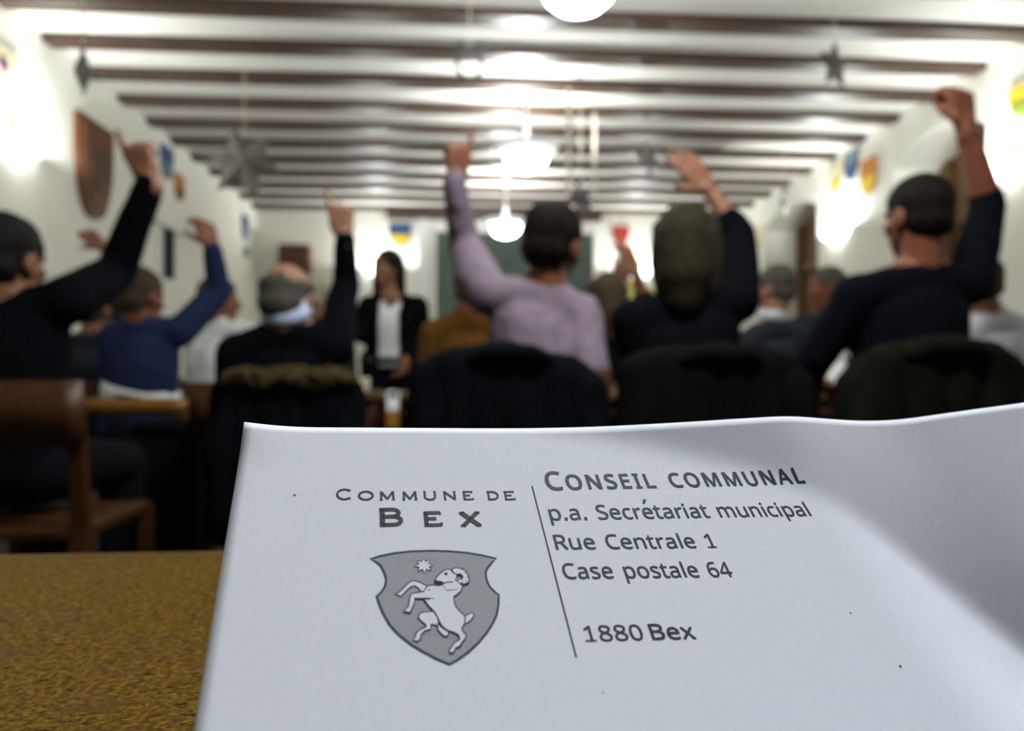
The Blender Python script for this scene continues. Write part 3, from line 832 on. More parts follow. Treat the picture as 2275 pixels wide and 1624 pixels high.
# ------------------------------------------------------------------ chairs
def make_chair(loc, label, top=.80, slab=.15, m='chair', width=.42, group='wooden chairs', rz=0.0, seat_z=.445):
    root = empty('wooden_chair', loc, label, 'chair', group, rz)
    w = width / 2
    for s in (-1, 1):
        bm = bmesh.new()
        pts = [(s * (w - .03), -.185, 0), (s * (w - .03), -.175, seat_z), (s * (w - .03), -.215, top - .03)]
        L = []
        for x, y, z in pts: L.append([bm.verts.new((x + a * .019, y + b * .017, z)) for a, b in ((-1, -1), (1, -1), (1, 1), (-1, 1))])
        for p, q in zip(L, L[1:]):
            for k in range(4): bm.faces.new((p[k], p[(k + 1) % 4], q[(k + 1) % 4], q[k]))
        bm.faces.new(L[0]); bm.faces.new(L[-1])
        bmesh.ops.bevel(bm, geom=[e for e in bm.edges if abs(e.verts[0].co.z - e.verts[1].co.z) > .1], offset=.005, segments=2, affect='EDGES')
        obj('leg', bm, M[m], root)
        bm = bmesh.new(); box(bm, s * (w - .03) - .018, s * (w - .03) + .018, .165, .20, 0, seat_z - .02, .005); obj('leg', bm, M[m], root)
        bm = bmesh.new(); box(bm, s * (w - .03) - .010, s * (w - .03) + .010, -.17, .17, .19, .225, .004); obj('stretcher', bm, M[m], root)
    bm = bmesh.new()
    n = 10
    def curve_slab(z0, z1, y0, depth, th):
        L = []
        for i in range(n + 1):
            t = 2 * i / n - 1; y = y0 - depth * (1 - t * t)
            L.append([bm.verts.new(v) for v in ((t * w, y - th, z0), (t * w, y, z0), (t * w, y - .012, z1), (t * w, y - th - .012, z1))])
        for p, q in zip(L, L[1:]):
            for k in range(4): bm.faces.new((p[k], p[(k + 1) % 4], q[(k + 1) % 4], q[k]))
        bm.faces.new(L[0]); bm.faces.new(L[-1])
    curve_slab(top - slab, top, -.218, .022, .016)
    bmesh.ops.bevel(bm, geom=[e for e in bm.edges if e.is_boundary is False and abs(e.verts[0].co.z - e.verts[1].co.z) < 1e-4 and abs(e.verts[0].co.x - e.verts[1].co.x) > .01], offset=.004, segments=2, affect='EDGES')
    obj('backrest', bm, M[m], root, True)
    bm = bmesh.new(); box(bm, -w + .02, w - .02, -.19, .205, seat_z - .03, seat_z, .010); obj('seat', bm, M[m], root)
    return root

make_chair((-1.105, 1.975, 0), 'red-brown wooden chair with broad backrest under the person in the black suit', .80, .15)
for x, y, lab in ((.20, 2.20, 'wooden chair under the person in the pink shirt'), (.67, 2.16, 'wooden chair under the long-haired person in black'),
                  (1.32, 2.11, 'wooden chair under the person raising a fist'), (-.585, 2.355, 'wooden chair under the balding person, hung with a fur-collared coat')):
    make_chair((x, y, 0), lab, .83 if y < 2.3 else .78)
make_chair((-1.33, 3.15, 0), 'golden oak chair with a curved low rail under the person in blue', .725, .065, 'oak', .46)
for x, y, lab in ((-1.36, 4.01, 'wooden chair under the person in the white shirt'), (-.88, 4.45, 'wooden chair under the ash-blond person'),
                  (-1.98, 3.95, 'wooden chair beside the left wall'), (.02, 3.35, 'wooden chair under the person in the brown jacket'), (.66, 3.35, 'wooden chair under the brown-haired person with the small raised hand'),
                  (1.56, 3.65, 'wooden chair under the grey-haired person'), (2.05, 4.05, 'wooden chair beside the right wall recess'), (2.25, 3.03, 'wooden chair under the person in the pale grey shirt')):
    make_chair((x, y, 0), lab, .78)

# ------------------------------------------------------------------ coats on chair backs
def make_coat(y, prof, m, label, bottom=.34, fur=None, th=.056, lean=.0):
    """prof: top outline as (x, z) points across the chair back."""
    cx = (prof[0][0] + prof[-1][0]) / 2
    root = empty('coat', (cx, y, bottom), label, 'coat', 'coats hung over chair backs')
    bm = bmesh.new()
    N = 15
    def top_at(x):
        for (xa, za), (xb, zb) in zip(prof, prof[1:]):
            if xa <= x <= xb: return za + (zb - za) * (x - xa) / max(1e-6, xb - xa)
        return prof[-1][1]
    xs = [prof[0][0] + .03 + (prof[-1][0] - prof[0][0] - .06) * i / (N - 1) for i in range(N)]
    r = th * .95
    for i, x in enumerate(xs):
        z = top_at(x) - r
        dy = .010 * sin(i * 2.1)
        capsule(bm, (x, y + dy, z), r, (cx + (x - cx) * 1.04, y - .02 + dy * 1.5, bottom + .06), r * 1.02, 12)
    zc = top_at(cx)
    body = bake('cloth', bm, M[m], root, .011, 6, .010, 7.0)
    for s in (-1, 1):
        bm = bmesh.new(); e = prof[0][0] if s < 0 else prof[-1][0]
        chain(bm, [(e - s * .055, y - .01, top_at(e - s * .06) - .09), (e - s * .02, y - .045, .62), (e - s * .03, y - .05, bottom + .10)], [.05, .046, .042])
        bake('sleeve', bm, M[m], root, .011, 4, .007, 9.0)
    bm = bmesh.new()
    if fur:
        xa, xb, z = fur
        chain(bm, [(xa + (xb - xa) * i / 12, y - .055 + .004 * sin(i * 1.9), z + .004 * sin(i * 1.3)) for i in range(13)], [.022, .026, .029, .030, .030, .031, .031, .031, .030, .030, .029, .026, .022])
        bake('fur_collar', bm, M['fur'], root, .005, 1, .012, 60.0)
    else:
        chain(bm, [(cx - .11, y - .035, zc - .055), (cx - .05, y - .060, zc - .035), (cx + .05, y - .060, zc - .035), (cx + .11, y - .035, zc - .055)], [.020, .026, .026, .020])
        bake('collar', bm, M[m], root, .009, 3, .004, 12.0)
    return root

def prof_of(pts, y): return [(p.x, p.z) for p in (P(a, b, y) for a, b in pts)]
make_coat(1.862, prof_of([(924, 850), (936, 800), (1000, 776), (1060, 759), (1105, 754), (1150, 759), (1200, 775), (1262, 790), (1302, 812), (1332, 860)], 1.862), 'black_coat', 'black jacket hung over the chair of the person in the pink shirt')
make_coat(1.82, prof_of([(1386, 850), (1400, 790), (1450, 768), (1560, 758), (1680, 762), (1750, 785), (1792, 850)], 1.82), 'brown_coat', 'black-brown coat hung over the chair of the long-haired person')
make_coat(1.77, prof_of([(1872, 880), (1895, 815), (1935, 772), (2010, 750), (2100, 741), (2180, 752), (2240, 788), (2290, 870)], 1.77), 'olive_coat', 'dark olive coat hung over the chair of the person raising a fist')
make_coat(2.012, prof_of([(486, 870), (505, 832), (560, 818), (650, 816), (730, 822), (775, 836), (797, 880)], 2.012), 'black_coat', 'black coat with a tan fur collar hung over a chair back',
          fur=(P(512, 842, 1.97).x, P(778, 846, 1.97).x, P(650, 840, 1.97).z))

make_coat(2.82, prof_of([(268, 1010), (285, 945), (320, 930), (380, 926), (430, 934), (455, 960), (466, 1030)], 2.82), 'slate_coat', 'dark slate jacket hung low on the golden oak chair', .10)

# ------------------------------------------------------------------ tables in the hall
def make_table(x0, x1, y0, y1, z, label, nleg=2):
    root = empty('meeting_table', ((x0 + x1) / 2, (y0 + y1) / 2, 0), label, 'table', 'long meeting tables')
    hx, hy = (x1 - x0) / 2, (y1 - y0) / 2
    bm = bmesh.new(); box(bm, -hx, hx, -hy, hy, z - .028, z, .006); obj('table_top', bm, M['tabletop'], root)
    bm = bmesh.new()
    for a in ((-hx + .04, hx - .04, -hy + .04, -hy + .06), (-hx + .04, hx - .04, hy - .06, hy - .04), (-hx + .04, -hx + .06, -hy + .06, hy - .06), (hx - .06, hx - .04, -hy + .06, hy - .06)): box(bm, *a, z - .085, z - .028, .003)
    obj('apron', bm, M['redwood'], root)
    for sx in (-1, 1):
        for sy in (-1, 1):
            bm = bmesh.new(); box(bm, sx * (hx - .025) - .021, sx * (hx - .025) + .021, sy * (hy - .06) - .022, sy * (hy - .06) + .022, 0, z - .03, .004); obj('leg', bm, M['redwood'], root)
    return root
TZ = .75
make_table(-.93, -.345, 2.78, 3.12, TZ, 'small meeting table before the balding person')
make_table(-.31, 1.96, 2.62, 3.02, TZ, 'long meeting table before the pink shirt and the raised fist')
make_table(-1.80, -1.10, 4.28, 4.62, TZ, 'meeting table before the person in the white shirt')
make_table(.0, 1.815, 3.90, 4.30, TZ, 'meeting table before the grey-haired person')

# things on those tables
def sheet(loc, w, d, rz, label, curl=.0):
    bm = bmesh.new(); n = 10; L = []
    for i in range(n + 1):
        t = i / n - .5
        L.append([bm.verts.new((w * t, d * s, .004 + curl * (4 * t * t))) for s in (-.5, .5)])
    for p, q in zip(L, L[1:]): bm.faces.new((p[0], q[0], q[1], p[1]))
    bmesh.ops.solidify(bm, geom=bm.faces[:], thickness=.004)
    o = obj('paper_sheet', bm, M['sheet'], None, True); o.location = loc; o.rotation_euler = (0, 0, rz)
    return tag(o, label, 'paper', 'papers on the meeting tables')
sheet((1.49, 2.90, TZ), .21, .29, .1, 'white sheets on the table left of the raised-fist person', .008)
sheet((.12, 2.86, TZ), .21, .29, -.2, 'white sheet on the table before the pink shirt', .006)
def lathe_thing(name, loc, label, cat, parts):
    root = empty(name, loc, label, cat)
    for pn, pr, m in parts:
        bm = bmesh.new(); lathe(bm, pr, n=28); obj(pn, bm, M[m], root, True)
    return root
cup = lathe_thing('cup', (.432, 2.69, TZ), 'white china cup on the table right of the pink shirt', 'cup', [('body', [(0, 0), (.022, 0), (.025, .006), (.038, .045), (.042, .085), (.039, .085), (.034, .045), (.02, .010), (0, .010)], 'china')])
bm = bmesh.new(); chain(bm, [(.038, 0, .068), (.062, 0, .066), (.066, 0, .045), (.055, 0, .028), (.033, 0, .026)], [.005] * 5, 8); obj('handle', bm, M['china'], cup, True)
jug = lathe_thing('jug', P(1858, 872, 2.93), 'white china jug on the table left of the raised-fist person', 'jug', [('body', [(0, 0), (.040, 0), (.052, .03), (.055, .07), (.040, .115), (.036, .14), (.044, .165), (.040, .165), (.032, .14), (.035, .115), (.045, .03), (0, .012)], 'china')])
jug.location.z = TZ
bm = bmesh.new(); chain(bm, [(.040, 0, .15), (.075, 0, .145), (.085, 0, .10), (.07, 0, .06), (.050, 0, .05)], [.006] * 5, 8); obj('handle', bm, M['china'], jug, True)
bm = bmesh.new(); box(bm, -.04, .04, -.03, .03, 0, .055, .006)
o = obj('small_box', bm, M['label']); o.location = (-.415, 2.86, TZ); tag(o, 'small cream box on the table right of the balding person', 'box')
# little bag on the end of the long table by the aisle
root = empty('shopping_bag', (-.255, 2.595, .625), 'small white and amber bag hanging at the aisle end of the long table', 'bag')
bm = bmesh.new(); box(bm, -.022, .022, -.016, .012, 0, .060, .006); obj('lower_panel', bm, M['amber'], root)
bm = bmesh.new(); box(bm, -.022, .022, -.016, .012, .060, .105, .006); obj('upper_panel', bm, M['sheet'], root)
bm = bmesh.new(); chain(bm, [(-.022, -.004, .108), (-.020, .0, .128), (0, .022, .131), (.020, .0, .128), (.022, -.004, .108)], [.003] * 5, 8); obj('handle', bm, M['sheet'], root, True)

# ------------------------------------------------------------------ the table in front
def board_material():
    m = bpy.data.materials.new('speckled_board'); m.use_nodes = True
    nt = m.node_tree; N = nt.nodes; L = nt.links
    b = N['Principled BSDF']; b.inputs['Roughness'].default_value = .45; b.inputs['Specular IOR Level'].default_value = .03; b.inputs['IOR'].default_value = 1.12
    tc = N.new('ShaderNodeTexCoord')
    def noise_(scale, detail=4, sc=(1, 1, 1), off=(0, 0, 0), dist=0.0, rough=.55):
        mp = N.new('ShaderNodeMapping'); mp.inputs['Scale'].default_value = sc; mp.inputs['Location'].default_value = off
        n = N.new('ShaderNodeTexNoise'); n.inputs['Scale'].default_value = scale; n.inputs['Detail'].default_value = detail
        n.inputs['Distortion'].default_value = dist; n.inputs['Roughness'].default_value = rough
        L.new(tc.outputs['Object'], mp.inputs['Vector']); L.new(mp.outputs['Vector'], n.inputs['Vector']); return n.outputs['Fac']
    def ramp(fac, p0, c0, p1, c1):
        r = N.new('ShaderNodeValToRGB'); e = r.color_ramp.elements
        e[0].position, e[1].position = p0, p1; e[0].color = (*c0, 1); e[1].color = (*c1, 1); L.new(fac, r.inputs['Fac']); return r.outputs['Color']
    def mix(fac, a, c):
        x = N.new('ShaderNodeMix'); x.data_type = 'RGBA'; L.new(fac, x.inputs['Factor'])
        L.new(a, x.inputs['A']) if not isinstance(a, tuple) else None
        if isinstance(c, tuple): x.inputs['B'].default_value = (*c, 1)
        else: L.new(c, x.inputs['B'])
        return x.outputs['Result']
    base = ramp(noise_(700, 6, (1, 1, 1), (0, 0, 0), .3, .68), .36, (.034, .017, .0033), .64, (.135, .080, .015))
    mauve = ramp(noise_(150, 4, (1.0, 1.4, 1), (3, 1, 0), .8), .50, (0, 0, 0), .72, (1, 1, 1))
    c1 = mix(mauve, base, (.068, .037, .016))
    light = ramp(noise_(780, 4, (.45, 1.6, 1), (7, 2, 0), .3, .6), .62, (0, 0, 0), .70, (1, 1, 1))
    c2 = mix(light, c1, (.21, .15, .022))
    dark = ramp(noise_(520, 4, (.5, 1.5, 1), (1, 9, 0), .4, .6), .585, (0, 0, 0), .665, (1, 1, 1))
    c3 = mix(dark, c2, (.014, .007, .0025))
    spots = ramp(noise_(95, 2, (1, 1, 1), (5, 4, 0), .4), .70, (0, 0, 0), .76, (1, 1, 1))
    c4 = mix(spots, c3, (.027, .023, .014))
    L.new(c4, b.inputs['Base Color'])
    bp = N.new('ShaderNodeBump'); bp.inputs['Strength'].default_value = .12; bp.inputs['Distance'].default_value = .001
    L.new(noise_(500, 3), bp.inputs['Height']); L.new(bp.outputs['Normal'], b.inputs['Normal'])
    return m

TABLE_Z, EDGE_Y = CAM_Z - .060, .252
root = empty('front_table', (.15, EDGE_Y - .40, 0), 'brown speckled table top in the foreground under the letter', 'table')
bm = bmesh.new(); box(bm, -1.25, 1.25, -.40, .394, TABLE_Z - .028, TABLE_Z)
obj('table_top', bm, board_material(), root)
bm = bmesh.new(); box(bm, -1.25, 1.25, .394, .40, TABLE_Z - .0285, TABLE_Z + .0001, .0012); obj('edge_band', bm, M['edge'], root)
for sx in (-1, 1):
    for sy in (-1, 1):
        bm = bmesh.new(); box(bm, sx * 1.18 - .025, sx * 1.18 + .025, sy * .34 - .025, sy * .34 + .025, 0, TABLE_Z - .028, .004); obj('leg', bm, M['redwood'], root)


